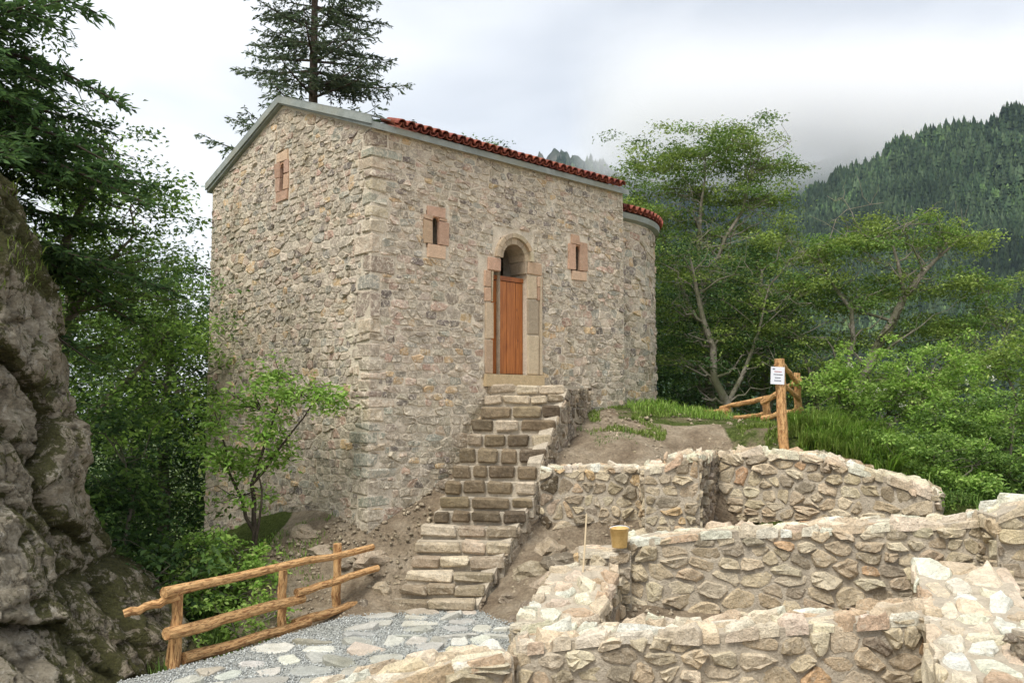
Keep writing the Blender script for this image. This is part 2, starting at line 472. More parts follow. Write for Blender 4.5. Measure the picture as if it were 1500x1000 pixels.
PAL_CH = [((178, 167, 150), 6), ((162, 152, 137), 6), ((188, 175, 156), 5), ((160, 157, 145), 2), ((186, 166, 148), 2.2), ((194, 168, 132), 1.2), ((130, 121, 114), 1.6), ((176, 150, 134), 1.2)]
PAL_RU = [((197, 182, 154), 5), ((180, 165, 139), 5), ((209, 195, 167), 5), ((170, 158, 137), 3), ((192, 168, 138), 1.5), ((158, 144, 122), 1.6), ((200, 174, 134), 0.8), ((140, 130, 114), 0.8)]
PAL_TOP = [((236, 223, 202), 4), ((226, 210, 186), 4), ((214, 196, 170), 2), ((200, 176, 148), 1)]  # paler cap stones: light from above put into the colour
PAL_PINK = [((186, 154, 130), 3), ((194, 166, 140), 3), ((178, 148, 128), 2)]

# ------------------------------------------------------------------ terrain
AZ = math.radians(46.2)
DS = np.array([math.sin(AZ), math.cos(AZ), 0.0]); DW = np.array([-math.cos(AZ), math.sin(AZ), 0.0])
CC = np.array([-2.46, 15.0, 0.0])
def CH(t, w, z):
    p = CC + t * DS + w * DW; p[2] = z; return p

CTRL = np.array([
 # yard in front with the path
 (-4, 9.4, 0), (-3, 9.4, 0), (-2, 9.4, 0), (-1, 9.4, 0), (-3.9, 10.6, 0), (-3, 11, 0), (-2, 11, 0), (-1, 11, 0), (-0.3, 11, 0), (-3.0, 12.3, 0), (-2, 12.4, 0), (-1, 12.4, 0),
 (-0.3, 12.3, 0), (-2.3, 13.4, 0.05), (-1.2, 13.4, 0), (-0.4, 13.2, 0.03), (-2.7, 13.4, 0.0), (0.3, 12.4, 0.05), (1.2, 9.4, -0.15), (3, 9, -0.2), (5.5, 8.5, -0.2), (0, 8.5, -0.15), (-3, 8, -0.1),
 (0, 4, 0.9), (4, 4, 0.9), (-4, 4, 0.9), (0, 0, 1.55), (4, 0, 1.55), (-4, 0, 1.5), (0, -6, 1.5), (8, -4, 1.4), (-8, -4, 1.6),
 # beside the stairs
 (0.2, 13.2, 0.12), (0.3, 13.9, 0.42), (0.55, 14.6, 0.7), (0.9, 13.7, 0.45), (1.4, 14.4, 0.7), (-2.05, 13.95, 0.25), (-2.35, 14.5, 0.65), (-1.9, 14.8, 0.95), (-1.5, 15.35, 1.25), (-1.1, 15.9, 1.7), (-2.5, 14.85, 0.95),
 (-2.7, 14.1, 0.2), (-2.9, 14.7, 0.65), (-3.1, 15.2, 1.0), (-3.9, 16.0, 1.05), (-5.2, 17.4, 0.8), (-6.9, 19.2, 0.3), (-3.4, 14.2, 0.25), (-4.3, 15.0, 0.75), (-4.6, 14.0, 0.2), (-3.6, 13.0, -0.25), (-4.3, 12.0, -0.6), (-5.0, 13.2, -0.6), (-4.8, 10.9, -0.3), (-6, 12, -1.4),
 (-6.5, 15.5, -1.0), (-8, 18, -2.2), (-10, 14, -3.0), (-12, 20, -4.5), (-9, 24, -2.5),
 # rooms of the ruin
 (2.0, 11.2, 0), (3.5, 11.2, 0), (5, 11.0, 0), (2.2, 12.6, 0), (4, 12.4, 0), (5.5, 12.0, 0), (3.3, 13.4, 0.3), (4.5, 14.0, 0.3), (5.5, 13.5, 0.3), (3.6, 15.2, 0.4), (4.6, 15.0, 0.4), (2.0, 13.6, 0.5), (1.7, 14.5, 0.6),
 # foot of the retaining walls, and under the stairs
 (0.6, 15.2, 0.85), (1.2, 15.1, 0.8), (1.9, 15.0, 0.75), (2.5, 14.45, 0.55), (3.3, 14.7, 0.35), (3.45, 15.5, 0.35), (3.75, 16.0, 0.4), (4.2, 16.5, 0.5), (4.5, 16.1, 0.45), (5.0, 15.55, 0.45), (5.8, 14.9, 0.45), (6.4, 14.2, 0.4),
 (-1.2, 13.95, 0.12), (-1.0, 14.5, 0.5), (-0.6, 15.2, 1.15), (-0.2, 15.9, 1.9), (0.2, 16.6, 2.7), (-1.75, 13.85, 0.1), (-0.6, 13.75, 0.08),
 # terrace
 (0.8, 15.9, 2.03), (1.6, 15.8, 2.05), (2.4, 15.75, 2.08), (2.7, 15.75, 2.1), (2.7, 16.3, 2.25), (3.2, 17.2, 2.35), (3.5, 18.0, 2.55), (4.3, 17.45, 2.4), (4.7, 17.05, 2.35), (5.15, 16.65, 2.3), (5.9, 15.85, 2.05), (6.8, 15.0, 1.7), (7.6, 14.6, 1.5),
 (1.1, 16.8, 2.42), (1.5, 17.6, 2.75), (1.9, 18.6, 3.0), (2.6, 19.6, 3.12), (3.4, 20.6, 3.18), (2.8, 18.0, 2.72), (3.8, 18.6, 2.82), (5.0, 18.2, 2.74), (4.4, 20.2, 2.95), (5.6, 19.6, 2.8), (6.4, 18.2, 2.7), (7.2, 17.4, 2.5), (3.6, 23, 3.0), (6.0, 22.5, 2.5),
 (0, 19, 2.5), (-2, 21, 2.0), (0, 25, 2.6), (8.4, 16.4, 1.7), (9.6, 17.5, 1.3), (9.0, 14.5, 0.8), (10.5, 12, 0.2), (8.0, 12, 0.6), (9, 9, -0.1), (12, 16, -0.5), (12, 22, 0.0), (8, 26, 1.3), (4, 30, 1.5), (15, 28, -3), (18, 18, -4), (-4, 30, 1), (10, 36, -3), (0, 40, -2),
])
def rbf_fit():
    X = CTRL[:, :2]; d = np.sqrt(((X[:, None] - X[None]) ** 2).sum(-1))
    n = len(X); A = np.zeros((n + 3, n + 3)); A[:n, :n] = d - 0.02 * np.eye(n) * 0; A[:n, n] = 1; A[:n, n + 1:] = X; A[n, :n] = 1; A[n + 1:, :n] = X.T
    b = np.zeros(n + 3); b[:n] = CTRL[:, 2]
    return np.linalg.solve(A, b)
RB = rbf_fit()
def ground_z(x, y):
    x = np.atleast_1d(np.asarray(x, dtype=float)); y = np.atleast_1d(np.asarray(y, dtype=float))
    z = np.zeros_like(x)
    for i0 in range(0, len(x), 20000):
        xs, ys = x[i0:i0 + 20000], y[i0:i0 + 20000]
        d = np.sqrt((xs[:, None] - CTRL[None, :, 0]) ** 2 + (ys[:, None] - CTRL[None, :, 1]) ** 2)
        z[i0:i0 + 20000] = d @ RB[:-3] + RB[-3] + RB[-2] * xs + RB[-1] * ys
    r = np.sqrt((x - 0) ** 2 + (y - 14) ** 2)
    f = np.clip((r - 22) / 22, 0, 1); f = f * f * (3 - 2 * f)
    far = -np.clip((r - 20) * 0.55, 0, 90)
    return z * (1 - f) + far * f
def gz(x, y): return float(ground_z(x, y)[0])

def build_ground():
    s = np.linspace(-1, 1, 321)
    def ax(c, lin, fr): return c + lin * s + np.sign(s) * (np.abs(s) ** 9) * fr
    xs = ax(0.0, 26, 5000); ys = ax(14.0, 26, 5000)
    X, Y = np.meshgrid(xs, ys); n = len(s)
    x, y = X.ravel(), Y.ravel(); z = ground_z(x, y)
    r = np.hypot(x, y - 14)
    nz = np.array([noise.fractal(Vector((a * 0.9, b * 0.9, 0.3)), 1.0, 2.0, 4) if q < 24 else 0 for a, b, q in zip(x, y, r)])
    flat = ((x > -4.2) & (x < 0.2) & (y > 9) & (y < 13.3)) | ((x > 1.2) & (x < 6) & (y > 10.4) & (y < 13))
    z = z + nz * np.where(flat, 0.01, 0.07)
    I = np.arange(n * n).reshape(n, n)
    F = np.stack([I[:-1, :-1].ravel(), I[:-1, 1:].ravel(), I[1:, 1:].ravel(), I[1:, :-1].ravel()], 1)
    g = np.clip((r - 9.5) / 4, 0, 1)                      # turf further out
    g = np.where((x > 2.2) & (y > 18.3), np.maximum(g, 0.62), g)
    g = np.where((x > 4.3) & (y > 16.0), np.maximum(g, 0.55), g)
    g = np.where((x > 6.6) & (y > 14.2), 0.95, g)
    g = np.where((x < -4.2) & (y > 12.5), 0.75, g)
    g = np.where((y < 8.8), 0.1, g)
    tone = np.stack([g, g, g], 1)
    solo('ground', np.stack([x, y, z], 1), F, M['ground'], 'bare trodden earth and turf around the chapel', 'ground', kind='structure', tone=tone, smooth=True)
build_ground()

# ------------------------------------------------------------------ the chapel
CL, CWD = 6.95, 6.30                      # length of the south side, width of the gable
EAVE, APEX, BASE = 8.06, 9.25, -0.6
church = Thing('stone_chapel', 'tall rubble stone chapel with gable roof, arched doorway and round apse', 'chapel', tuple(CH(3.4, 3.1, 1.0)))

def box_ch(acc, t0, t1, w0, w1, z0, z1, tone=(1, 1, 1)):
    P = [(t0, w0), (t1, w0), (t1, w1), (t0, w1)]
    V, F = prism(P, lambda a, b: CH(a, b, z0), lambda a, b: CH(a, b, z1)); acc.add(V, F, tone)

TH = 0.7
DOOR = (2.84, 3.82, 3.78, 5.95)           # t0, t1, z0, z1 of the doorway
ARCH = (3.08, 3.82, 5.95, 6.50)
WIN1 = (1.355, 1.505, 6.17, 6.66); WIN2 = (5.30, 5.44, 6.10, 6.62)
EX = 0.14                                 # the openings splay wider behind their stone surround
WINW = (3.05, 3.19, 7.50, 8.03)           # in w
def panels(acc, spans, boxf, u_end, z_lo, z_hi):
    """solid wall with rectangular openings; spans = [(u0,u1,[(z0,z1),...])]"""
    u = 0.0
    for (u0, u1, ops) in sorted(spans):
        boxf(acc, u, u0, z_lo, z_hi)
        z = z_lo
        for (a, b) in ops: boxf(acc, u0, u1, z, a); z = b
        boxf(acc, u0, u1, z, z_hi); u = u1
    boxf(acc, u, u_end, z_lo, z_hi)

# south wall core
a = Acc()
panels(a, [(WIN1[0] - EX, WIN1[1] + EX, [(WIN1[2] - .1, WIN1[3] + .1)]), (DOOR[0], ARCH[0], [(DOOR[2], DOOR[3])]), (ARCH[0], ARCH[1], [(DOOR[2], ARCH[3])]), (WIN2[0] - EX, WIN2[1] + EX, [(WIN2[2] - .1, WIN2[3] + .1)])],
       lambda ac, u0, u1, z0, z1: box_ch(ac, u0, u1, 0.0, TH, z0, z1), CL, BASE, EAVE)
V, F, T = a.get(); south = church.part('wall', V, F, M['mortar'], label='long south wall with the doorway')
# west gable wall core
a = Acc()
panels(a, [(WINW[0] - TH - EX, WINW[1] - TH + EX, [(WINW[2] - .1, EAVE - 0.001)])], lambda ac, u0, u1, z0, z1: box_ch(ac, 0.0, TH, TH + u0, TH + u1, z0, z1), CWD - 2 * TH, BASE, EAVE)
V, F = prism([(0.0, EAVE), (CWD, EAVE), (CWD / 2, APEX)], lambda w, z: CH(0, w, z), lambda w, z: CH(TH, w, z)); a.add(V, F)
V, F, T = a.get(); west = church.part('wall', V, F, M['mortar'], label='gabled west wall with one slit window')
# north and east walls
a = Acc(); box_ch(a, 0, CL, CWD - TH, CWD, BASE, EAVE); V, F, T = a.get(); church.part('wall', V, F, M['mortar'], label='north wall')
a = Acc(); box_ch(a, CL - TH, CL - 0.004, TH, CWD - TH, BASE, EAVE)
V, F = prism([(0.0, EAVE), (CWD, EAVE), (CWD / 2, APEX)], lambda w, z: CH(CL - TH, w, z), lambda w, z: CH(CL - 0.004, w, z)); a.add(V, F)
V, F, T = a.get(); church.part('wall', V, F, M['mortar'], label='east wall')
a = Acc(); box_ch(a, TH, CL - TH, TH, CWD - TH, 3.70, 3.80); V, F, T = a.get(); church.part('floor', V, F, M['dark'])
# apse
AR, AT0, AW0, AEAVE = 2.92, 7.45, CWD / 2, 7.50
def apse_pt(u, z, h):
    """u along the outside of the apse from the south wall"""
    s0 = AT0 - CL
    if u < s0: t, w, nt_, nw = CL + u, AW0 - AR, 0, -1
    elif u > s0 + PI * AR: q = u - s0 - PI * AR; t, w, nt_, nw = AT0 - q, AW0 + AR, 0, 1
    else:
        ph = (u - s0) / AR; nt_, nw = math.sin(ph), -math.cos(ph); t, w = AT0 + AR * nt_, AW0 + AR * nw
    return CH(t + nt_ * h, w + nw * h, z)
AU = 2 * (AT0 - CL) + PI * AR
nseg = 60; V = []; F = []
for i in range(nseg + 1):
    u = AU * i / nseg
    for z in (BASE, 3.0, 5.0, AEAVE): V.append(apse_pt(u, z, 0))
for i in range(nseg):
    for k in range(3): F.append((i * 4 + k, (i + 1) * 4 + k, (i + 1) * 4 + k + 1, i * 4 + k + 1))
apse = church.part('wall', V, F, M['mortar'], label='rounded apse wall')

# quoins on the south-west corner
rng = np.random.default_rng(11)
quoins = []; kw = []; ks = []
z = 0.6; k = 0
while z < 7.75:
    h = rng.choice([0.16, 0.24, 0.32, 0.44], p=[.3, .3, .25, .15]) * rng.uniform(0.9, 1.1) if z > 4.4 else rng.uniform(0.12, 0.27)
    h = min(h, 8.0 - z)
    la, lb = (rng.uniform(0.3, 0.62), rng.uniform(0.16, 0.34)) if rng.random() < 0.5 else (rng.uniform(0.16, 0.34), rng.uniform(0.3, 0.66))
    quoins.append((z, h, la, lb)); kw.append((-1, z, la, z + h)); ks.append((-1, z, lb, z + h)); z += h + 0.012; k += 1
PAL_Q = [((182, 168, 146), 4), ((168, 157, 140), 4), ((162, 160, 146), 4), ((188, 174, 153), 3), ((156, 140, 127), 2)]
for (z, h, la, lb) in quoins:
    V, F = block((lb + 0.01, la + 0.01, h - 0.014), rng, 0.011, 0.12)
    V = np.array([CH(-0.014 + lb / 2 + p[0], -0.014 + la / 2 + p[1], z + h / 2 + p[2]) for p in V])
    F = [f[::-1] for f in F]
    church.part('quoin', V, F, M['stone'], tone=pick(rng, PAL_Q))

# rubble facing: the largest stones are pieces of their own, the small ones are joined per wall
fS = lambda u, v, h: CH(u, -h, v)
fW = lambda u, v, h: CH(-h, u, v)
keepS = [(WIN1[0] - 0.22, WIN1[2] - 0.30, WIN1[1] + 0.26, WIN1[3] + 0.22), (WIN2[0] - 0.26, WIN2[2] - 0.26, WIN2[1] + 0.28, WIN2[3] + 0.26),
         (DOOR[0] - 0.20, DOOR[2] - 0.25, DOOR[1] + 0.42, 5.86), (DOOR[0] - 0.34, 5.42, DOOR[1] + 0.46, 6.10), (ARCH[0] - 0.2, 6.0, ARCH[1] + 0.2, 6.72)] + ks
keepW = [(WINW[0] - 0.22, WINW[2] - 0.26, WINW[1] + 0.24, WINW[3] + 0.26)] + kw
faces = []
rng = np.random.default_rng(5)
for P, A in cells([(0, 0.3), (CL, 2.0), (CL, EAVE - 0.05), (0, EAVE - 0.05)], 0.20, 0.112, rng, keepS, 0.10, 0.14, 1.2): faces.append((A * 1.0, P, fS, south))
for P, A in cells([(0, 0.2), (CWD, -0.4), (CWD, EAVE - 0.05), (CWD / 2, APEX - 0.06), (0, EAVE - 0.05)], 0.20, 0.112, rng, keepW, 0.10, 0.14, 1.2): faces.append((A * 0.95, P, fW, west))
for P, A in cells([(0, 2.4), (AU, 2.4), (AU, AEAVE - 0.05), (0, AEAVE - 0.05)], 0.24, 0.13, rng, (), 0.12, 0.14, 1.2): faces.append((A * (0.7 if P[:, 0].mean() < 3.6 else 0.01), P, apse_pt, apse))
faces.sort(key=lambda f: -f[0])
rest = {}
for i, (A, P, fm, par) in enumerate(faces):
    par_sub = par
    h = rng.uniform(0.004, 0.030)
    V, F = stone(P, 0.009, h, rng, fm)
    if fm is not fW: F = [f[::-1] for f in F] if fm is apse_pt and False else F
    tone = pick(rng, PAL_CH)
    zc = P[:, 1].mean()
    if par is south and zc < 3.4 and P[:, 0].mean() < 2.6: tone = tone * np.array([0.97, 0.99, 0.96])
    if i < 300: church.part('stone', V, F, M['stone'], parent=par, tone=tone)
    else: rest.setdefault(par.name, (par, Acc()))[1].add(V, F, tone)
for par, ac in rest.values():
    V, F, T = ac.get(); church.part('small_stonework', V, F, M['stone'], parent=par, tone=T, kind='stuff')

# dressed surrounds of the slit windows
def surround(thing, name, blocks, fm, d=0.03, mat='dressed', parent=None, pal=PAL_PINK, seed=3, depth=0.3):
    rg = np.random.default_rng(seed); res = []
    for (u0, v0, u1, v1) in blocks:
        V, F = block((u1 - u0 - 0.012, depth, v1 - v0 - 0.012), rg, 0.005, 0.05)
        V = np.array([fm((u0 + u1) / 2 + p[0], (v0 + v1) / 2 + p[2], d - depth / 2 - p[1]) for p in V])
        res.append(thing.part(name, V, F, M[mat], parent=parent, tone=pick(rg, pal)))
    return res
def slit_window(o, fm, label, seed, blocks):
    """arched slit: rounded head plate and a dark back pane, then the surround blocks"""
    u0, u1, z0, z1 = o; um = (u0 + u1) / 2; r = (u1 - u0) / 2
    V = [];
    poly = [(u0 - 0.01, z1 + 0.02), (u0 - 0.01, z1 - r)] + [(um - r * math.cos(q), z1 - r + r * math.sin(q)) for q in np.linspace(0, PI, 9)] + [(u1 + 0.01, z1 - r), (u1 + 0.01, z1 + 0.02)]
    Vv, Ff = prism(poly, lambda a_, b_: fm(a_, b_, 0.012), lambda a_, b_: fm(a_, b_, -0.045))
    w = church.part('window', Vv, Ff, M['dressed'], tone=srgb(190, 148, 118), label=label)
    surround(church, 'surround_block', blocks, fm, parent=w, seed=seed, depth=0.075)
    Vv, Ff = prism([(u0 - 0.02, z0 - 0.02), (u1 + 0.02, z0 - 0.02), (u1 + 0.02, z1 + 0.02), (u0 - 0.02, z1 + 0.02)], lambda a_, b_: fm(a_, b_, -0.55), lambda a_, b_: fm(a_, b_, -0.58))
    church.part('pane', Vv, Ff, M['glass'], parent=w)
m, nt, N = mat_new('dark_window_glass'); M['glass'] = finish(m, nt, N, (0.03, 0.032, 0.035), 0.15, spec=0.5)
u0, u1, z0, z1 = WIN1
slit_window(WIN1, fS, 'slit window left of the doorway', 21, [(u0 - 0.22, z0 - 0.02, u0, z1 - 0.08), (u1, z0 - 0.02, u1 + 0.25, z1 - 0.06), (u0 - 0.12, z1, u1 + 0.16, z1 + 0.2), (u0 - 0.12, z0 - 0.28, u1 + 0.16, z0 - 0.03), (u0 - 0.22, z1 - 0.07, u0, z1 + 0.02), (u1, z1 - 0.05, u1 + 0.2, z1 + 0.01)])
u0, u1, z0, z1 = WIN2
slit_window(WIN2, fS, 'slit window right of the doorway', 22, [(u0 - 0.24, z0 - 0.02, u0, z1 + 0.02), (u1, z0 - 0.02, u1 + 0.26, z1 + 0.1), (u0 - 0.14, z1 + 0.025, u1, z1 + 0.24), (u0 - 0.12, z0 - 0.24, u1 + 0.2, z0 - 0.03)])
u0, u1, z0, z1 = WINW
slit_window(WINW, fW, 'slit window high in the gable', 23, [(u0 - 0.2, z0 - 0.03, u0, z0 + 0.3), (u0 - 0.19, z0 + 0.305, u0, z1 + 0.04), (u1, z0 - 0.03, u1 + 0.19, z0 + 0.26), (u1, z0 + 0.265, u1 + 0.22, z1 + 0.04), (u0 - 0.16, z1 + 0.045, u1 + 0.16, z1 + 0.24), (u0 - 0.18, z0 - 0.25, u1 + 0.17, z0 - 0.035)])

# doorway: jambs, lintel blocks, arch, sill
dj = church.part('door_frame', *prism([(DOOR[0] - 0.2, DOOR[2] - 0.24), (DOOR[1] + 0.42, DOOR[2] - 0.24), (DOOR[1] + 0.42, DOOR[2]), (DOOR[0] - 0.2, DOOR[2])], lambda a_, b_: fS(a_, b_, 0.10), lambda a_, b_: fS(a_, b_, -0.35)), M['dressed'], tone=srgb(184, 164, 130), label='stone door sill and jambs')
PAL_J = [((188, 171, 145), 3), ((176, 160, 137), 3), ((188, 164, 136), 2)]
t0, t1 = DOOR[0], DOOR[1]
surround(church, 'jamb_block', [(t0 - 0.17, 3.785, t0 + 0.03, 4.45), (t0 - 0.17, 4.46, t0 + 0.05, 5.18), (t0 - 0.02, 5.19, t0 + 0.03, 5.80),
                                (t1, 3.785, t1 + 0.34, 4.6), (t1, 4.61, t1 + 0.34, 5.32), (t1, 5.33, t1 + 0.28, 5.83)], fS, 0.035, parent=dj, pal=PAL_J, seed=31, depth=0.5)
surround(church, 'jamb_moulding', [(t1 + 0.345, 3.785, t1 + 0.41, 5.82)], fS, 0.06, parent=dj, pal=PAL_J, seed=35, depth=0.3)
surround(church, 'jamb_block', [(t0 - 0.20, 5.19, t0 - 0.025, 5.47), (t0 - 0.20, 5.48, t0 - 0.025, 5.80), (t0 - 0.10, 5.81, ARCH[0] + 0.0, 6.08), (t1 + 0.28, 5.33, t1 + 0.45, 5.60), (t1 + 0.28, 5.61, t1 + 0.45, 5.83), (t1 + 0.0, 5.84, t1 + 0.42, 6.10)], fS, 0.04, parent=dj, pal=PAL_PINK, seed=32, depth=0.45)
um = (ARCH[0] + ARCH[1]) / 2; R0 = (ARCH[1] - ARCH[0]) / 2; zs = ARCH[3] - R0 - 0.03
nv = 7
for i in range(nv):                                    # voussoirs
    q0, q1 = PI * i / nv + 0.012, PI * (i + 1) / nv - 0.012
    qs = np.linspace(q0, q1, 4)
    def vous(ri, ro, h0, h1):
        poly = [(um - ri * math.cos(q), zs + ri * math.sin(q)) for q in qs] + [(um - ro * math.cos(q), zs + ro * math.sin(q)) for q in qs[::-1]]
        return prism(poly, lambda a_, b_: fS(a_, b_, h0), lambda a_, b_: fS(a_, b_, h1))
    church.part('voussoir', *vous(R0 - 0.06, R0 + 0.06, 0.03, -0.45), M['dressed'], parent=dj, tone=pick(rng, PAL_J))
    church.part('hood_mould', *vous(R0 + 0.065, R0 + 0.15, 0.085, -0.05), M['dressed'], parent=dj, tone=pick(rng, PAL_J) * 0.95)
surround(church, 'impost_block', [(ARCH[1] - 0.06, 5.84, ARCH[1] + 0.0, zs)], fS, 0.03, parent=dj, pal=PAL_J, seed=36, depth=0.45)
# the door itself
door = church.part('door', *prism([(t0 + 0.0, 5.665), (t1, 5.665), (t1, 5.755), (t0 + 0.0, 5.755)], lambda a_, b_: fS(a_, b_, -0.09), lambda a_, b_: fS(a_, b_, -0.18)), M['door'], tone=(0.72, 0.66, 0.62))
edges = [t0 - 0.03, t0 + 0.27, t0 + 0.52, t0 + 0.77, t1 - 0.004]
for i in range(4):
    V, F = block((edges[i + 1] - edges[i] - 0.008, 0.05, 1.86), np.random.default_rng(40 + i), 0.0015, 0.12)
    V = np.array([fS((edges[i] + edges[i + 1]) / 2 + p[0], 4.725 + p[2], -0.13 - p[1]) for p in V])
    church.part('plank', V, F, M['door'], parent=door, tone=np.array([1.0, 1.0, 1.0]) * (0.92, 1.08, 0.98, 0.9)[i])

# roof: grey edging slab, then barrel tiles
roof_poly = [(-0.12, 8.00), (CWD / 2, 9.24), (CWD + 0.12, 8.00), (CWD + 0.12, 8.12), (CWD / 2, 9.34), (-0.12, 8.12)]
roof = church.part('roof', *prism(roof_poly, lambda w, z: CH(-0.09, w, z), lambda w, z: CH(CL + 0.08, w, z)), M['concrete'], label='roof slab with pale grey edging')
# flashing strip along the verge and its returns at the eave corners
a = Acc()
for s in (0, 1):
    e = -0.14 if s == 0 else CWD + 0.14
    V, F = prism([(e, 8.06), (CWD / 2, 9.265), (CWD / 2, 9.395), (e, 8.20)], lambda w, z: CH(-0.125, w, z), lambda w, z: CH(-0.094, w, z)); a.add(V, F)
    V, F = prism([(e, 8.204), (CWD / 2, 9.399), (CWD / 2, 9.413), (e, 8.218)], lambda w, z: CH(-0.125, w, z), lambda w, z: CH(0.30, w, z)); a.add(V, F)
V, F, T = a.get(); church.part('verge_strip', V, F, M['concrete'], parent=roof)
SLOPE = math.atan2(9.34 - 8.165, CWD / 2 + 0.12)
def tile_mesh(r0, r1, L, up=True, seg=7, th=0.014):
    """barrel tile along +y from y=0 (eave) to y=L, wide end at the eave"""
    V = []; F = []
    for (y, r) in ((0, r0), (L, r1)):
        for rr in (r, r - th):
            for k in range(seg + 1):
                q = PI * k / seg
                V.append((-rr * math.cos(q), y, rr * math.sin(q) if up else -rr * math.sin(q)))
    n = seg + 1
    for k in range(seg):
        F.append((k, k + 1, 2 * n + k + 1, 2 * n + k)); F.append((n + k + 1, n + k, 3 * n + k, 3 * n + k + 1)); F.append((k + 1, k, n + k, n + k + 1))
    F.append((0, n, 3 * n, 2 * n)); F.append((n - 1, 2 * n + n - 1, 3 * n + n - 1, n + n - 1))
    return np.array(V), F
rng = np.random.default_rng(8)
def tile_tone(): return np.array([1, 1, 1]) * rng.uniform(0.75, 1.25) * np.array([1, rng.uniform(0.92, 1.1), rng.uniform(0.9, 1.15)])
cov = tile_mesh(0.096, 0.078, 0.44); pan = tile_mesh(0.094, 0.080, 0.44, up=False)
def on_slope(V, t, s, side, lift):
    """tile coords -> roof; s = distance up the slope from the eave"""
    c, sn = math.cos(SLOPE), math.sin(SLOPE)
    o = []
    for p in V:
        w = -0.17 + (s + p[1]) * c - (p[2] + lift) * sn; z = 8.125 + (s + p[1]) * sn + (p[2] + lift) * c
        if side: w = CWD - w
        o.append(CH(t + p[0] * (1 if not side else -1), w, z))
    return np.array(o)
stuff = Acc(); pitch_t = 0.2; n_t = int((6.62 - 0.38) / pitch_t)
rows = 10; step = 0.352
for side in (0, 1):
    for r in range(rows):
        for i in range(0 if r < 1 else min(12, 2 + 2 * r), n_t + 1):
            t = 0.42 + i * pitch_t + rng.normal() * 0.006; s = r * step + rng.normal() * 0.008
            for (mesh_, dt, lift) in ((pan, 0.0, 0.086), (cov, pitch_t / 2, 0.055)):
                V = on_slope(mesh_[0], t + dt, s, side, lift + rng.normal() * 0.003); F = mesh_[1]
                if side == 0 and r == 0: church.part('roof_tile', V, F, M['tile'], parent=roof, tone=tile_tone())
                else: stuff.add(V, F, tile_tone())
for i in range(16):                                     # ridge
    V = xform(tile_mesh(0.12, 0.10, 0.46)[0], (0, 0, 0)); V = np.array([CH(2.6 + i * 0.27 + p[1], CWD / 2 + p[0], 9.31 + p[2]) for p in V]); stuff.add(V, cov[1], tile_tone())
V, F, T = stuff.get(); church.part('upper_roof_tiling', V, F, M['tile'], parent=roof, tone=T, kind='stuff')
# apse cornice and half-cone tiled roof
V = []; F = []; ns = 64
prof = [(0.0, AEAVE - 0.02), (0.13, AEAVE + 0.02), (0.15, AEAVE + 0.15), (0.0, AEAVE + 0.16)]
for i in range(ns + 1):
    for (h, z) in prof: V.append(apse_pt(AU * i / ns, z, h))
for i in range(ns):
    for k in range(3): F.append((i * 4 + k, (i + 1) * 4 + k, (i + 1) * 4 + k + 1, i * 4 + k + 1))
church.part('cornice', V, F, M['concrete'], label='curved grey cornice of the apse')
ATOP = CH(CL, AW0, 8.55)
V = [ATOP]; F = []
for i in range(ns + 1): V.append(apse_pt(AU * i / ns, AEAVE + 0.14, 0.12))
for i in range(ns): F.append((0, 1 + i, 2 + i))
aroof = church.part('roof', V, F, M['concrete'], label='half cone tiled roof of the apse')
stuff = Acc(); n_a = int(AU / 0.205)
for r in range(8):
    n_r = max(10, int(n_a * (1 - r * 0.115)))
    for i in range(n_r):
        u = AU * (i + 0.5) / n_r
        e = apse_pt(u, AEAVE + 0.17, 0.18); d = np.array(ATOP) + np.array([0, 0, 0.06]) - e; L = np.linalg.norm(d); d /= L
        side = np.cross(d, [0, 0, 1]); side /= np.linalg.norm(side); upv = np.cross(side, d)
        for (mesh_, off, lift) in ((pan, 0.0, 0.09), (cov, 0.5, 0.07)):
            sh = side * off * AU / n_r * -1 * (1 - r * 0.115)
            V = np.array([e + sh + side * p[0] * (1 - 0.04 * r) + d * (p[1] + r * 0.36) + upv * (p[2] + lift) for p in mesh_[0]])
            if r == 0 and u < 6: church.part('roof_tile', V, mesh_[1], M['tile'], parent=aroof, tone=tile_tone())
            else: stuff.add(V, mesh_[1], tile_tone())
V, F, T = stuff.get(); church.part('upper_roof_tiling', V, F, M['tile'], parent=aroof, tone=T, kind='stuff')

# ------------------------------------------------------------------ stone staircase
STEPS = [  # nosing: left x, right x, y, z  (top to bottom)
 (-0.50, 1.03, 16.85, 3.57), (-0.52, 0.99, 16.63, 3.36), (-0.60, 0.92, 16.42, 3.17), (-0.76, 0.84, 16.20, 2.91), (-0.84, 0.74, 15.99, 2.66), (-0.96, 0.65, 15.77, 2.40),
 (-1.07, 0.46, 15.56, 2.11), (-1.19, 0.44, 15.34, 1.86), (-1.26, 0.39, 15.13, 1.61), (-1.34, 0.26, 14.91, 1.39), (-1.51, 0.09, 14.70, 1.17), (-1.59, 0.00, 14.48, 0.97),
 (-1.62, -0.11, 14.27, 0.74), (-1.69, -0.28, 14.05, 0.53), (-1.76, -0.41, 13.84, 0.36), (-1.87, -0.56, 13.62, 0.19)]
stairs = Thing('stone_staircase', 'narrow stone staircase of worn blocks climbing to the wooden door', 'staircase', (-0.5, 15.2, 0.0))
PAL_BR = [((116, 102, 82), 4), ((104, 92, 75), 3), ((128, 114, 92), 3), ((138, 124, 100), 2)]
PAL_ST = [((188, 174, 150), 4), ((174, 160, 137), 3), ((158, 144, 123), 3), ((200, 187, 164), 2)]
rng = np.random.default_rng(77)
SK = -0.14                                            # right end of each tread sits a little nearer
def step_y(x, xl, y): return y + (x - xl) * SK * 0.6
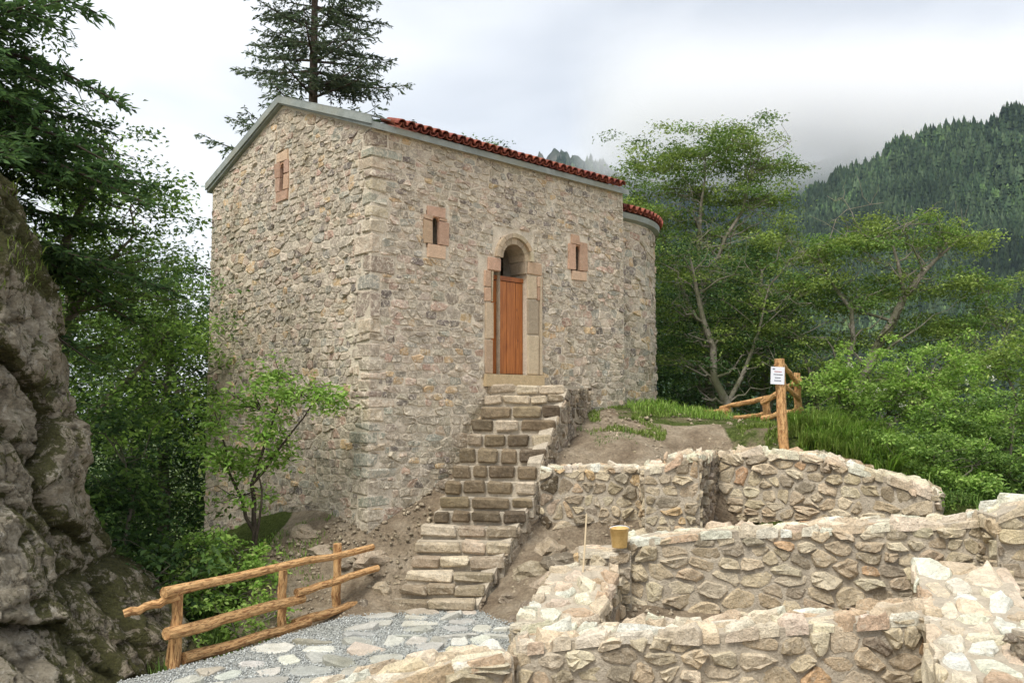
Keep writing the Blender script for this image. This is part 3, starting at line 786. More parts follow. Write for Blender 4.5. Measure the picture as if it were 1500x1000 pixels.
for k, (xl, xr, y, z) in enumerate(STEPS):
    zb = STEPS[k + 1][3] - 0.12 if k < 15 else -0.25
    yb = 17.9 if k == 0 else STEPS[k - 1][2] + 0.5
    P = [(xl + 0.02, step_y(xl, xl, y) + 0.05), (xr - 0.02, step_y(xr, xl, y) + 0.05), (xr + 0.14, yb), (xl + 0.10, yb)]
    if k == 0: P = [(xl + 0.02, y + 0.05), (xr - 0.02, y - 0.08), (1.62, 18.85), (-0.30, 17.05)]
    zt = z - 0.02
    V, F = prism(P, lambda a_, b_: (a_, b_, zb), lambda a_, b_: (a_, b_, zt))
    st = stairs.part('step', V, F, M['ruin_mortar'])
    brown = 2 <= k <= 9; low = k >= 10
    n = int(rng.integers(3, 5)) if not low else int(rng.integers(2, 4))
    cuts = np.cumsum(rng.uniform(0.7, 1.4, n)); cuts = np.concatenate([[0], cuts / cuts[-1]]) * (xr - xl) + xl
    hgt = z - (STEPS[k + 1][3] if k < 15 else 0.0)
    for i in range(n):
        w = cuts[i + 1] - cuts[i]; xc = (cuts[i] + cuts[i + 1]) / 2
        g = 0.05 if brown else 0.02
        hh = hgt - (0.045 if brown else 0.035) if not low else hgt * rng.uniform(0.74, 0.9)
        dp = 0.22 if brown else 0.27
        V, F = block((w - g, dp, hh), rng, 0.009 if brown else 0.011, 0.14 if brown else 0.16)
        zz = z - hh / 2 - (0.012 if brown else 0.0) + rng.normal() * 0.008
        V = xform(V, (xc, step_y(xc, xl, y) + dp / 2 - 0.02 + rng.normal() * 0.012, zz), math.atan(SK * 0.6) + rng.normal() * 0.02, (rng.normal() * 0.012, rng.normal() * 0.012))
        pal = PAL_BR if (brown and rng.random() < 0.88) else PAL_ST
        stairs.part('stone', V, F, M['brownstone'] if pal is PAL_BR else M['ruin'], parent=st, tone=pick(rng, pal))
# side walls of the stair
def side_plane(A, B, zb, top0, top1, par_name, seed, flip, pal=PAL_RU):
    A = np.array(A); B = np.array(B); L = np.linalg.norm(B - A); d = (B - A) / L; n_ = np.array([d[1], -d[0]]) * flip
    fm = lambda u, v, h: np.array([A[0] + d[0] * u + n_[0] * h, A[1] + d[1] * u + n_[1] * h, v])
    V, F = prism([(0, zb), (L, zb), (L, top1), (0, top0)], lambda u, v: fm(u, v, 0), lambda u, v: fm(u, v, -0.25))
    core = stairs.part(par_name, V, F, M['ruin_mortar'])
    rg = np.random.default_rng(seed)
    for P, A_ in cells([(0, zb), (L, zb), (L, top1 - 0.01), (0, top0 - 0.01)], 0.24, 0.17, rg):
        V, F = stone(P, 0.016, rg.uniform(0.02, 0.06), rg, fm)
        stairs.part('stone', V, F, M['ruin'], parent=core, tone=pick(rg, pal))
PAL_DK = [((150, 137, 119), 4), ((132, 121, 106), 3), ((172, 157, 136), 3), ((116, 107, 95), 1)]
side_plane((1.06, 16.75), (1.70, 18.95), 1.9, 3.50, 3.56, 'flank_wall', 3, 1, PAL_DK)
side_plane((0.50, 15.45), (1.05, 16.74), 1.7, 2.16, 3.44, 'flank_wall', 4, 1, PAL_DK)
side_plane((-0.52, 13.62), (0.47, 15.40), -0.1, 0.12, 1.80, 'flank_wall', 6, 1, PAL_DK)

# ------------------------------------------------------------------ ruined walls
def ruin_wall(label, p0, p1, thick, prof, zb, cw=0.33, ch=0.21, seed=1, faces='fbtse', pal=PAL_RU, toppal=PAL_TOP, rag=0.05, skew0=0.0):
    """low rubble wall from p0 to p1; front = right-hand side of the direction p0->p1; prof = [(u, ztop)]"""
    p0 = np.array(p0, dtype=float); p1 = np.array(p1, dtype=float); L = np.linalg.norm(p1 - p0); d = (p1 - p0) / L; n_ = np.array([d[1], -d[0]])
    us = [q[0] * L for q in prof]; zs_ = [q[1] for q in prof]
    top = lambda u: float(np.interp(u, us, zs_))
    mid = (p0 + p1) / 2
    th = Thing('ruined_wall', label, 'wall', (mid[0], mid[1], zb))
    def P3(u, w, z): q = p0 + d * u - n_ * w; return np.array([q[0], q[1], z])
    # core as a grid so that the mortar is uneven
    nu = max(6, int(L / 0.12)); V = []; F = []
    ring = [(0, 0), (0, 0.25), (0, 0.5), (0, 0.75), (0, 1), (0.33, 1), (0.66, 1), (1, 1), (1, 0.5), (1, 0)]
    rg = np.random.default_rng(seed)
    for i in range(nu + 1):
        u = L * i / nu
        for (w, f) in ring:
            z = zb + (top(u) - zb) * f
            nz = noise.noise(Vector((u * 3 + seed, w * 5, z * 3))) * 0.03
            e = 0.02 if w in (0, 1) and f == 1 else 0
            V.append(P3(u, w * thick + (nz if w == 0 else -nz if w == 1 else 0) + (e if w == 0 else -e if w == 1 else 0), z + (nz if f == 1 else 0)))
    m_ = len(ring)
    for i in range(nu):
        for k in range(m_ - 1): F.append((i * m_ + k, (i + 1) * m_ + k, (i + 1) * m_ + k + 1, i * m_ + k + 1))
    F.append(tuple(range(m_))); F.append(tuple(nu * m_ + k for k in range(m_))[::-1])
    core = th.part('core', V, F, M['ruin_mortar'])
    zt = max(zs_)
    def put(outl, fm, cw_, ch_, pal_, hmin, hmax, chk=None, gap=0.02, emb=0.06):
        for P, A in cells(outl, cw_ * 0.9, ch_ * 0.85, rg, (), 0.15):
            c = P.mean(0)
            if chk:
                if c[1] > top(min(max(c[0], 0), L)) - 0.02: continue
                P = np.array([(p[0], min(p[1], top(min(max(p[0], 0), L)) - 0.004)) for p in P])
            V, F = stone(P, gap, max(0.012, rg.uniform(hmin, hmax)), rg, fm, emb, 0.2)
            th.part('stone', V, F, M['ruin'], parent=core, tone=pick(rg, pal_))
    def chk_top(P): return all(p[1] <= top(min(max(p[0], 0), L)) + 0.03 for p in P)
    if 'f' in faces: put([(0, zb), (L, zb), (L, zt), (0, zt)], lambda u, v, h: P3(u, -h, v), cw, ch, pal, 0.0, 0.075, chk_top, gap=0.024)
    if 'b' in faces: put([(0, zb), (L, zb), (L, zt), (0, zt)], lambda u, v, h: P3(u, thick + h, v), cw * 1.2, ch * 1.2, pal, 0.0, 0.07, chk_top, gap=0.024)
    if 's' in faces: put([(0, zb), (thick, zb), (thick, top(0)), (0, top(0))], lambda u, v, h: P3(-h, u, v), cw, ch, pal, 0.02, 0.08)
    if 'e' in faces: put([(0, zb), (thick, zb), (thick, top(L)), (0, top(L))], lambda u, v, h: P3(L + h, u, v), cw, ch, pal, 0.02, 0.08)
    if 't' in faces:
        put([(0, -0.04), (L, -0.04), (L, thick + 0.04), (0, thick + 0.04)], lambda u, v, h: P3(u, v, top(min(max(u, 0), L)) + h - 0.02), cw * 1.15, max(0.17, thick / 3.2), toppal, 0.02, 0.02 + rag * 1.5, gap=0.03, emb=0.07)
    return th

PAL_LT = [((211, 198, 172), 5), ((199, 183, 155), 5), ((190, 172, 145), 3), ((176, 161, 137), 2), ((156, 144, 125), 1), ((190, 158, 124), 0.6)]
ruin_wall('ruined wall with large round stones set in grey mortar at its front, beside the paved path', (0.05, 10.02), (4.95, 10.15), 0.58, [(0, 0.46), (0.1, 0.52), (0.25, 0.60), (0.45, 0.58), (0.6, 0.66), (0.8, 0.72), (1, 0.80)], -0.35, 0.36, 0.26, 101, pal=PAL_LT, rag=0.07)
ruin_wall('short low stub of ruined wall ending on the gravel path', (-2.1, 9.15), (0.02, 9.75), 0.62, [(0, 0.12), (0.3, 0.22), (0.6, 0.30), (0.8, 0.40), (1, 0.42)], -0.35, 0.42, 0.26, 102, pal=PAL_LT, rag=0.06)
ruin_wall('low sloping wall top running from the gravel path up to the bucket ledge', (0.92, 10.66), (1.56, 12.78), 0.98, [(0, 0.46), (0.3, 0.54), (0.6, 0.64), (0.85, 0.76), (1, 0.84)], -0.3, 0.32, 0.20, 103, pal=PAL_RU, rag=0.05, faces='fbts')
ruin_wall('long ruined wall behind the bucket with square pale stones, between two roofless rooms', (1.72, 13.12), (7.05, 12.47), 0.6, [(0, 1.16), (0.12, 1.24), (0.25, 1.33), (0.38, 1.34), (0.55, 1.40), (0.7, 1.47), (0.85, 1.50), (1, 1.60)], -0.3, 0.34, 0.215, 104, pal=PAL_LT)
ruin_wall('tall end piece of ruined wall with long flat stones beside the shrubs', (6.60, 12.0), (9.6, 11.6), 0.7, [(0, 1.66), (0.12, 1.82), (0.3, 1.92), (1, 1.9)], -0.3, 0.44, 0.19, 105, pal=PAL_LT)
ruin_wall('broad pale wall top stepping forward from the tall end piece', (4.96, 7.6), (6.62, 11.82), 1.15, [(0, 0.60), (0.3, 0.68), (0.55, 0.80), (0.8, 0.88), (1, 1.02)], -0.4, 0.5, 0.3, 106, pal=PAL_LT, rag=0.04, faces='fbts')
ruin_wall('dark stacked stones of a wall edge right of the broad pale wall top', (5.10, 8.35), (7.4, 8.7), 0.6, [(0, 0.95), (0.4, 1.0), (1, 1.0)], -0.4, 0.34, 0.14, 107, pal=PAL_DK, rag=0.03)
ruin_wall('retaining wall with dark brown blocks abutting the staircase', (0.47, 15.36), (2.26, 15.22), 0.5, [(0, 2.08), (0.5, 2.11), (1, 2.10)], 0.1, 0.26, 0.20, 108, pal=PAL_RU + [((98, 86, 68), 2)], rag=0.02, faces='ftb')
ruin_wall('square ruined pier at the end of the retaining wall', (2.22, 14.72), (3.12, 14.62), 0.9, [(0, 2.10), (0.4, 2.16), (0.7, 2.30), (1, 2.34)], 0.1, 0.32, 0.20, 109, rag=0.05)
ruin_wall('rear ruined wall below the sign post, dropping towards the shrubs', (3.97, 17.0), (6.85, 14.28), 0.55, [(0, 2.26), (0.2, 2.30), (0.45, 2.28), (0.6, 2.16), (0.75, 2.02), (0.9, 1.86), (1, 1.72)], 0.1, 0.33, 0.20, 110, pal=PAL_LT, rag=0.06)
ruin_wall('shaded side wall running back from the ruined pier to the rear wall', (3.13, 14.75), (3.96, 17.02), 0.55, [(0, 2.28), (0.5, 2.22), (1, 2.28)], 0.1, 0.33, 0.20, 112, pal=PAL_DK, rag=0.05, faces='ftb')  # dark palette paints the shade of the recess onto the stones
ruin_wall('low stone ledge carrying the yellow bucket', (0.98, 13.05), (1.75, 12.98), 0.6, [(0, 1.02), (1, 1.04)], -0.1, 0.4, 0.2, 111, pal=PAL_RU, rag=0.005, faces='fts')

# ------------------------------------------------------------------ rocks at the foot of the church and stairs
def boulder(rg, r, loc, sq=0.7):
    V = []; F = []
    nphi, nth = 11, 8
    sd = rg.uniform(0, 50); sx, sy = rg.uniform(0.8, 1.4), rg.uniform(0.7, 1.1)
    for i in range(nth + 1):
        th = PI * i / nth
        for j in range(nphi):
            ph = 2 * PI * (j + 0.5 * (i % 2)) / nphi
            d = Vector((math.sin(th) * math.cos(ph), math.sin(th) * math.sin(ph), math.cos(th)))
            q = r * (1 + 0.45 * noise.noise(d * 1.3 + Vector((sd, 0, 0))) + 0.22 * noise.noise(d * 3.1 + Vector((0, sd, 0))))
            V.append((d.x * q * sx, d.y * q * sy, d.z * q * sq))
    for i in range(nth):
        for j in range(nphi):
            j2 = (j + 1) % nphi
            F.append((i * nphi + j, (i + 1) * nphi + j, (i + 1) * nphi + j2, i * nphi + j2))
    return xform(np.array(V), loc, rg.uniform(0, 6)), F
rng = np.random.default_rng(60)
for (x, y, r) in [(-2.05, 14.0, .2), (-2.3, 14.5, .26), (-2.7, 14.6, .2), (-2.75, 14.55, .22), (-3.2, 14.85, .2), (-2.3, 13.7, .13), (-1.2, 15.95, .24), (-3.6, 15.3, .26)]:
    loc = (x, y, gz(x, y) - r * 0.1)
    V, F = boulder(rng, r, loc); t = pick(rng, PAL_DK)
    solo('rock', V, F, M['ruin'], 'rough rock half buried in the bank between church wall and log railing', 'rock', 'rocks on the bank below the church wall', tone=t, loc=loc)
for (x, y, r) in [(0.25, 13.25, .16), (0.55, 13.75, .26), (0.3, 14.2, .24), (0.8, 14.3, .3), (0.95, 13.5, .18), (-0.05, 13.65, .15), (0.6, 14.85, .3), (1.15, 14.5, .24), (0.05, 12.95, .10)]:
    loc = (x, y, gz(x, y) - r * 0.1)
    V, F = boulder(rng, r, loc); t = pick(rng, PAL_DK)
    solo('rock', V, F, M['ruin'], 'rough dark rock lying in the earth hollow right of the stairs', 'rock', 'rocks in the hollow beside the stairs', tone=t, loc=loc)

pts = []
rng = np.random.default_rng(61)
while len(pts) < 3800:
    r_ = rng.random()
    x, y = (rng.uniform(-4.2, -1.4), rng.uniform(13.2, 16.2)) if r_ < 0.4 else ((rng.uniform(0.0, 2.4), rng.uniform(12.6, 15.2)) if r_ < 0.7 else (rng.uniform(0.8, 5.2), rng.uniform(16.0, 19.4)))
    if noise.noise(Vector((x * 1.7, y * 1.7, 5))) > -0.15: pts.append((x, y))
pts = np.array(pts); n = len(pts)
oct_ = np.array([(1, 0, 0), (-1, 0, 0), (0, 1, 0), (0, -1, 0), (0, 0, 1), (0, 0, -1)], dtype=float)
oct_F = np.array([(0, 2, 4), (2, 1, 4), (1, 3, 4), (3, 0, 4), (2, 0, 5), (1, 2, 5), (3, 1, 5), (0, 3, 5)])
V = oct_[None] * (0.008 + 0.045 * rng.random((n, 1, 1)) ** 4) * rng.uniform(0.6, 1.5, (n, 6, 1))
ang = rng.uniform(0, 6.28, n); ca, sa = np.cos(ang)[:, None], np.sin(ang)[:, None]
V = np.stack([V[:, :, 0] * ca - V[:, :, 1] * sa + pts[:, None, 0], V[:, :, 0] * sa + V[:, :, 1] * ca + pts[:, None, 1], V[:, :, 2] * 0.7 + ground_z(pts[:, 0], pts[:, 1])[:, None] + 0.012], 2).reshape(-1, 3)
F = (oct_F[None] + (np.arange(n) * 6)[:, None, None]).reshape(-1, 3)
solo('rubble', V, F, M['ruin'], 'small loose rubble and chips on the bare earth', 'rubble', kind='stuff', tone=np.repeat(np.array(srgb(180, 166, 142))[None] * rng.uniform(0.6, 1.2, (n, 1)), 6, axis=0))

# ------------------------------------------------------------------ gravel path with paving slabs
outl = [(-4.3, 9.2), (-1.9, 9.2), (0.0, 9.9), (-0.12, 11.2), (0.35, 12.3), (-0.1, 13.2), (-0.5, 13.62), (-1.85, 13.72), (-2.45, 13.35), (-3.05, 12.3), (-3.6, 11.3), (-4.05, 10.7), (-4.5, 10.2)]
V = [(x, y, 0.035) for x, y in outl]; c = np.mean(outl, axis=0)
path = solo('gravel_path', V + [(c[0], c[1], 0.04)], [(i, (i + 1) % len(outl), len(outl)) for i in range(len(outl))], M['gravel'], 'blue grey gravel path with flat paving slabs', 'path', kind='structure')
rng = np.random.default_rng(15)
PAL_PV = [((186, 184, 174), 4), ((174, 174, 166), 4), ((166, 165, 156), 3), ((184, 174, 160), 0.6), ((158, 154, 138), 1.5)]
def in_poly(x, y, poly):
    r = False; n = len(poly); j = n - 1
    for i in range(n):
        if (poly[i][1] > y) != (poly[j][1] > y) and x < (poly[j][0] - poly[i][0]) * (y - poly[i][1]) / (poly[j][1] - poly[i][1]) + poly[i][0]: r = not r
        j = i
    return r
for P, A in cells([(-4.6, 9.2), (0.4, 9.2), (0.4, 13.6), (-4.6, 13.6)], 0.46, 0.32, rng, (), 0.08):
    c = P.mean(0)
    if not all(in_poly(c[0] + (p[0] - c[0]) * 0.85, c[1] + (p[1] - c[1]) * 0.85, outl) for p in P): continue
    Q = c + (P - c) * rng.uniform(0.66, 0.95)
    V, F = stone(Q, 0.01, rng.uniform(0.012, 0.03), rng, lambda u, v, h: np.array([u, v, 0.042 + h]), 0.03)
    o = bpy.data.objects.new('paving_slab', set_mesh('paving_slab', V, F, M['paving'], tone=pick(rng, PAL_PV))); COL.objects.link(o); o.parent = path
# loose gravel
nG = 15000
octa = np.array([(1, 0, 0), (-1, 0, 0), (0, 1, 0), (0, -1, 0), (0, 0, 1), (0, 0, -1)], dtype=float)
oF = np.array([(0, 2, 4), (2, 1, 4), (1, 3, 4), (3, 0, 4), (2, 0, 5), (1, 2, 5), (3, 1, 5), (0, 3, 5)])
pts = []
while len(pts) < nG:
    x, y = rng.uniform(-4.6, 0.4), rng.uniform(9.2, 13.75)
    if in_poly(x, y, outl): pts.append((x, y))
for k in range(1800): pts.append((rng.uniform(1.5, 3.4), rng.uniform(11.6, 12.95)))
pts = np.array(pts); n = len(pts)
sz = rng.uniform(0.006, 0.017, (n, 1, 1)) * rng.uniform(0.7, 1.3, (n, 6, 1))
V = octa[None] * sz; ang = rng.uniform(0, 6.28, n); ca, sa = np.cos(ang), np.sin(ang)
Vx = V[:, :, 0] * ca[:, None] - V[:, :, 1] * sa[:, None]; Vy = V[:, :, 0] * sa[:, None] + V[:, :, 1] * ca[:, None]
V = np.stack([Vx + pts[:, None, 0], Vy + pts[:, None, 1], V[:, :, 2] + 0.046], 2).reshape(-1, 3)
F = (oF[None] + (np.arange(n) * 6)[:, None, None]).reshape(-1, 3)
gt = np.repeat(np.array(srgb(168, 171, 168))[None] * rng.uniform(0.5, 1.4, (n, 1)), 6, axis=0)
solo('gravel', V, F, M['pebble'], 'loose blue grey gravel between the paving slabs', 'gravel', kind='stuff', tone=gt)

# ------------------------------------------------------------------ log railings, sign post, bucket, rod
def log_between(th, name, a_, b_, r0, r1, seed, parent=None):
    rg = np.random.default_rng(seed); a_ = np.array(a_, dtype=float); b_ = np.array(b_, dtype=float); n = 9
    pth = [a_ + (b_ - a_) * i / (n - 1) + rg.normal(size=3) * 0.008 * (0 < i < n - 1) for i in range(n)]
    V, F = tube(pth, np.linspace(r0, r1, n) * rg.uniform(0.93, 1.07, n), 10, True, 0.02, rg)
    L = np.linalg.norm(b_ - a_); q = np.arange(len(V)); ang = 2 * PI * (q % 10) / 10
    co = np.stack([(q // 10) * L / (n - 1) + seed * 0.37, np.cos(ang) * r0, np.sin(ang) * r0], 1)
    return th.part(name, V, F, M['log'], parent=parent, smooth=False, tone=co)
rail = Thing('log_railing', 'peeled log railing with three rails along the gravel path', 'railing', (-3.3, 12.7, 0.0))
for k, (x, y, zb, zt) in enumerate([(-4.12, 10.90, -0.35, 0.90), (-3.27, 12.6, -0.45, 0.84), (-2.72, 13.7, -0.2, 1.04)]): log_between(rail, 'post', (x, y, zb), (x + 0.01, y, zt), 0.07, 0.062, 200 + k)
n_ = np.array([0.938, -0.346, 0]) * 0.115
for k, (a_, b_, r0, r1) in enumerate([((-4.2, 10.68, 0.93), (-2.25, 14.25, 0.90), 0.066, 0.05), ((-4.24, 10.70, 0.45), (-3.11, 12.85, 0.40), 0.078, 0.062), ((-4.12, 10.96, 0.09), (-3.02, 12.9, 0.05), 0.076, 0.055),
                                      ((-3.17, 12.7, 0.51), (-2.24, 14.2, 0.58), 0.058, 0.05), ((-3.2, 12.7, 0.08), (-2.38, 13.9, 0.12), 0.066, 0.052)]):
    off = n_ * (0.9 if k != 0 else 0.0)
    if k == 0: a_ = (a_[0], a_[1], a_[2] + 0.0)
    log_between(rail, 'rail', np.array(a_) + off * 0.9, np.array(b_) + off * 0.9, r0, r1, 210 + k)
log_between(rail, 'rail', (-4.68, 10.7, 0.68), (-4.08, 10.86, 0.86), 0.05, 0.055, 220)
log_between(rail, 'brace', (-4.35, 11.15, -0.45), (-4.14, 10.95, 0.72), 0.04, 0.036, 221)

fence = Thing('log_fence', 'rustic log fence with slanting rails behind the sign post', 'fence', (5.6, 19.2, 2.8))
A_, B_, C_ = (6.06, 18.5), (5.65, 19.4), (5.02, 20.6)
for k, ((x, y), zt) in enumerate([(A_, 3.86), (B_, 3.36), (C_, 3.10)]): log_between(fence, 'post', (x, y, gz(x, y) - 0.25), (x, y, zt), 0.085, 0.075, 230 + k)
for k, (p, q, r0) in enumerate([((5.52, 19.25, 3.22), (6.10, 18.42, 3.72), 0.065), ((5.50, 19.2, 2.88), (6.12, 18.4, 3.10), 0.06), ((5.70, 19.35, 3.34), (4.96, 20.75, 3.10), 0.062), ((5.70, 19.3, 2.98), (5.02, 20.5, 2.86), 0.055), ((5.12, 20.5, 3.06), (4.50, 21.2, 2.98), 0.055), ((6.05, 18.42, 3.62), (5.26, 16.95, 3.98), 0.05), ((6.05, 18.42, 3.30), (5.26, 16.95, 3.62), 0.05)]):
    log_between(fence, 'rail', p, q, r0, r0 * 0.85, 240 + k)
spx, spy = 5.16, 16.62
sgn = Thing('sign_post', 'peeled log post with a small white notice above the rear ruined wall', 'sign post', (spx, spy, gz(spx, spy)))
log_between(sgn, 'post', (spx, spy, 2.0), (spx - 0.05, spy, 4.06), 0.10, 0.088, 260)
log_between(sgn, 'peg', (spx - 0.13, spy + 0.02, 3.90), (spx - 0.01, spy + 0.02, 3.93), 0.055, 0.05, 261)
m, nt, N = mat_new('white_notice_board'); M['notice'] = finish(m, nt, N, srgb(228, 232, 240), 0.5, spec=0.4)
m, nt, N = mat_new('notice_print'); M['print'] = finish(m, nt, N, srgb(96, 100, 116), 0.7)
m, nt, N = mat_new('notice_print_red'); M['print_red'] = finish(m, nt, N, srgb(186, 120, 122), 0.7)
V, F = block((0.265, 0.012, 0.33), np.random.default_rng(1), 0.0, 0.1)
sx0, sy0, sz0 = spx - 0.125, spy - 0.115, 3.735
brd = sgn.part('notice', xform(V, (sx0, sy0, sz0), 0.06, (0.0, 0.05)), F, M['notice'])
rg = np.random.default_rng(4)
for r, (zz, wd, mt) in enumerate([(0.125, 0.03, 'print'), (0.075, 0.13, 'print_red'), (0.02, 0.16, 'print'), (-0.04, 0.11, 'print'), (-0.095, 0.13, 'print')]):
    a = Acc(); x = -wd / 2 if r else -0.10
    x_end = x + wd
    while x < x_end:
        l = rg.uniform(0.010, 0.022); V, F = block((l, 0.003, 0.016 if r else 0.022), rg, 0.0, 0.1)
        a.add(xform(np.array(V) + np.array([x + l / 2, -0.0085, zz]), (sx0, sy0, sz0), 0.06, (0.0, 0.05)), F); x += l + 0.005
    V, F, T = a.get(); sgn.part('print_line', V, F, M[mt], parent=brd)

bk = Thing('bucket', 'battered yellow bucket standing on the stone ledge', 'bucket', (1.58, 12.98, 1.10))
m, nt, N = mat_new('yellow_plastic'); pos = N('ShaderNodeNewGeometry').outputs['Position']
M['bucket'] = finish(m, nt, N, ramp(N, noise_node(N, pos, 14, 6, 0.65), [(0.35, srgb(206, 170, 104)), (0.6, srgb(230, 198, 134))]), 0.5, noise_node(N, pos, 40, 4), 0.3, 0.003, 0.4)
M['cement'] = M['ruin_mortar']
prof_ = [(0.0, 0.0), (0.105, 0.0), (0.112, 0.01), (0.138, 0.27), (0.146, 0.272), (0.146, 0.29), (0.134, 0.29), (0.132, 0.27), (0.106, 0.02), (0.0, 0.02)]
V = []; F = []; sg = 24
for (r, z) in prof_:
    for k in range(sg): V.append((1.58 + r * math.cos(2 * PI * k / sg), 12.98 + r * math.sin(2 * PI * k / sg), 1.10 + z))
for i in range(len(prof_) - 1):
    for k in range(sg): F.append((i * sg + k, i * sg + (k + 1) % sg, (i + 1) * sg + (k + 1) % sg, (i + 1) * sg + k))
bk.part('body', V, F, M['bucket'], smooth=True)
V, F = tube([(1.58 - 0.145 * math.cos(q), 12.98 - 0.03 - 0.06 * math.sin(q), 1.375 + 0.05 * math.sin(q)) for q in np.linspace(0, PI, 13)], 0.006, 6); bk.part('handle', V, F, M['notice'])
V, F = tube([(1.02, 12.72, 0.78), (1.06, 12.80, 1.20), (1.09, 12.88, 1.60)], [0.014, 0.013, 0.012], 8)
m, nt, N = mat_new('bare_stick'); M['stick'] = finish(m, nt, N, srgb(206, 188, 156), 0.7)
solo('wooden_rod', V, F, M['stick'], 'thin pale wooden rod stuck upright in the sloping wall top', 'rod', loc=(1.02, 12.72, 0.78))
# ledge slab under the bucket

# ------------------------------------------------------------------ mossy cliff on the left
def build_cliff():
    cx, cy = -8.2, 11.2
    zs_ = [-2.0, 0.0, 0.5, 1.0, 1.6, 2.1, 3.2, 4.5, 5.5, 6.2, 6.8, 7.4]
    rs_ = [4.05, 3.78, 3.4, 2.98, 2.66, 2.48, 2.36, 2.16, 1.8, 1.35, 0.7, 0.0]
    nz_, nph = 330, 360
    V = np.zeros((nz_, nph, 3)); moss = np.zeros((nz_, nph))
    for i in range(nz_):
        z0 = -2.0 + 9.4 * i / (nz_ - 1)
        r0 = float(np.interp(z0, zs_, rs_))
        for j in range(nph):
            ph = -2.2 + 3.3 * j / (nph - 1)
            c_, s_ = math.cos(ph), math.sin(ph)
            el = 1.0 + 0.35 * max(0.0, -s_) ** 2
            p = Vector((c_, s_, 0)) * r0 * el
            q = Vector((cx + p.x, cy + p.y, z0))
            wq = q + noise.noise_vector(q * 0.9) * 0.25
            big = noise.fractal(q * 0.55 + Vector((3, 1, 7)), 1.0, 2.1, 3) * 0.30
            cd, cpt = noise.voronoi(Vector((wq.x * 0.95, wq.y * 0.95, wq.z * 0.62 + 0.3 * wq.x)))
            crk = min(0.12, cd[1] - cd[0]) / 0.12
            cd2, cpt2 = noise.voronoi(Vector((wq.x * 2.6 + 4, wq.y * 2.6, wq.z * 1.7 + 0.5 * wq.x)))
            crk2 = min(0.12, cd2[1] - cd2[0]) / 0.12
            blk = noise.noise(cpt[0] * 7.31) * 0.32 + noise.noise(cpt2[0] * 5.77) * 0.14
            cd3, cpt3 = noise.voronoi(wq * 6.5); blk += noise.noise(cpt3[0] * 3.3) * 0.045
            cd4, cpt4 = noise.voronoi(wq * 15.0); blk += noise.noise(cpt4[0] * 2.1) * 0.015
            fine = noise.fractal(q * 5.0, 0.8, 2.1, 5) * 0.028
            r = r0 + big * (0.5 + 0.5 * min(1, r0 / 2)) + 0.14 * (crk - 1) + 0.06 * (crk2 - 1) + fine + blk
            if r0 < 0.4: r = r0
            V[i, j] = (cx + c_ * r * el, cy + s_ * r * el, z0 + 0.12 * big)
            moss[i, j] = 0.145 + 0.10 * (1 - crk) + (0.12 if (ph > -0.45) else 0.0) * (1.0 if z0 < 2.0 else 0.6) + (0.12 if z0 > 4.6 else 0)
    # moss also favours ledges that look up
    dz = np.gradient(V, axis=0); dp = np.gradient(V, axis=1); nn = np.cross(dp, dz); nn /= np.linalg.norm(nn, axis=2, keepdims=True) + 1e-9
    moss += np.clip(np.abs(nn[:, :, 2]), 0, 1) * 0.14 * np.sign(np.where(nn[:, :, 2] * 1 > 0, 1, 0.2))
    I = np.arange(nz_ * nph).reshape(nz_, nph)
    F = np.stack([I[:-1, :-1].ravel(), I[:-1, 1:].ravel(), I[1:, 1:].ravel(), I[1:, :-1].ravel()], 1)
    mm = moss.ravel()
    o = solo('rock_cliff', V.reshape(-1, 3), F, M['cliff'], 'tall mossy rock cliff beside the log railing', 'cliff', tone=np.stack([mm, mm, mm], 1), loc=(-6, 11, 0))
    return V, nn
CV, CN = build_cliff()

# ------------------------------------------------------------------ vegetation kit
def leaf_mesh(P, L, rng, up=0.6, wid=0.45, dirs=None, fold=0.18):
    """diamond leaves at P (n,3), length L (n,)"""
    n = len(P); L = np.broadcast_to(L, (n,))[:, None]
    d = rng.normal(size=(n, 3)); d[:, 2] *= 0.5
    if dirs is not None: d = d * 0.6 + dirs
    d /= np.linalg.norm(d, axis=1, keepdims=True) + 1e-9
    nrm = rng.normal(size=(n, 3)); nrm[:, 2] += up * 3
    s = np.cross(d, nrm); s /= np.linalg.norm(s, axis=1, keepdims=True) + 1e-9
    u = np.cross(s, d)
    a = P; b = P + d * L * 0.5 + s * L * wid * 0.5 - u * L * fold * 0.0; c = P + d * L - u * L * fold; e = P + d * L * 0.5 - s * L * wid * 0.5
    V = np.stack([a, b + u * L * fold * 0.4, c, e + u * L * fold * 0.4], 1).reshape(-1, 3)
    k = np.arange(n)[:, None] * 4
    F = np.concatenate([k + np.array([[0, 1, 2]]), k + np.array([[0, 2, 3]])], 0)
    return V, F

GREENS = {
 'mid': [(96, 128, 58), (112, 142, 68), (84, 114, 52), (126, 154, 80)],
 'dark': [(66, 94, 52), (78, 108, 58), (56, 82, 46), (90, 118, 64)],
 'light': [(132, 168, 74), (148, 180, 86), (116, 150, 64), (160, 190, 102)],
 'yellow': [(120, 142, 62), (134, 156, 74), (104, 126, 56), (150, 168, 92)],
 'conifer': [(80, 98, 72), (92, 108, 78), (104, 118, 88), (70, 84, 64)],
 'sapling': [(138, 178, 78), (156, 192, 92), (122, 162, 68), (170, 202, 112)],
 'grass': [(132, 168, 66), (140, 174, 76), (106, 142, 56), (160, 182, 100)],
}
def green(rng, key, n):
    pal = np.array([srgb(*c) for c in GREENS[key]]); return pal[rng.integers(0, len(pal), n)]

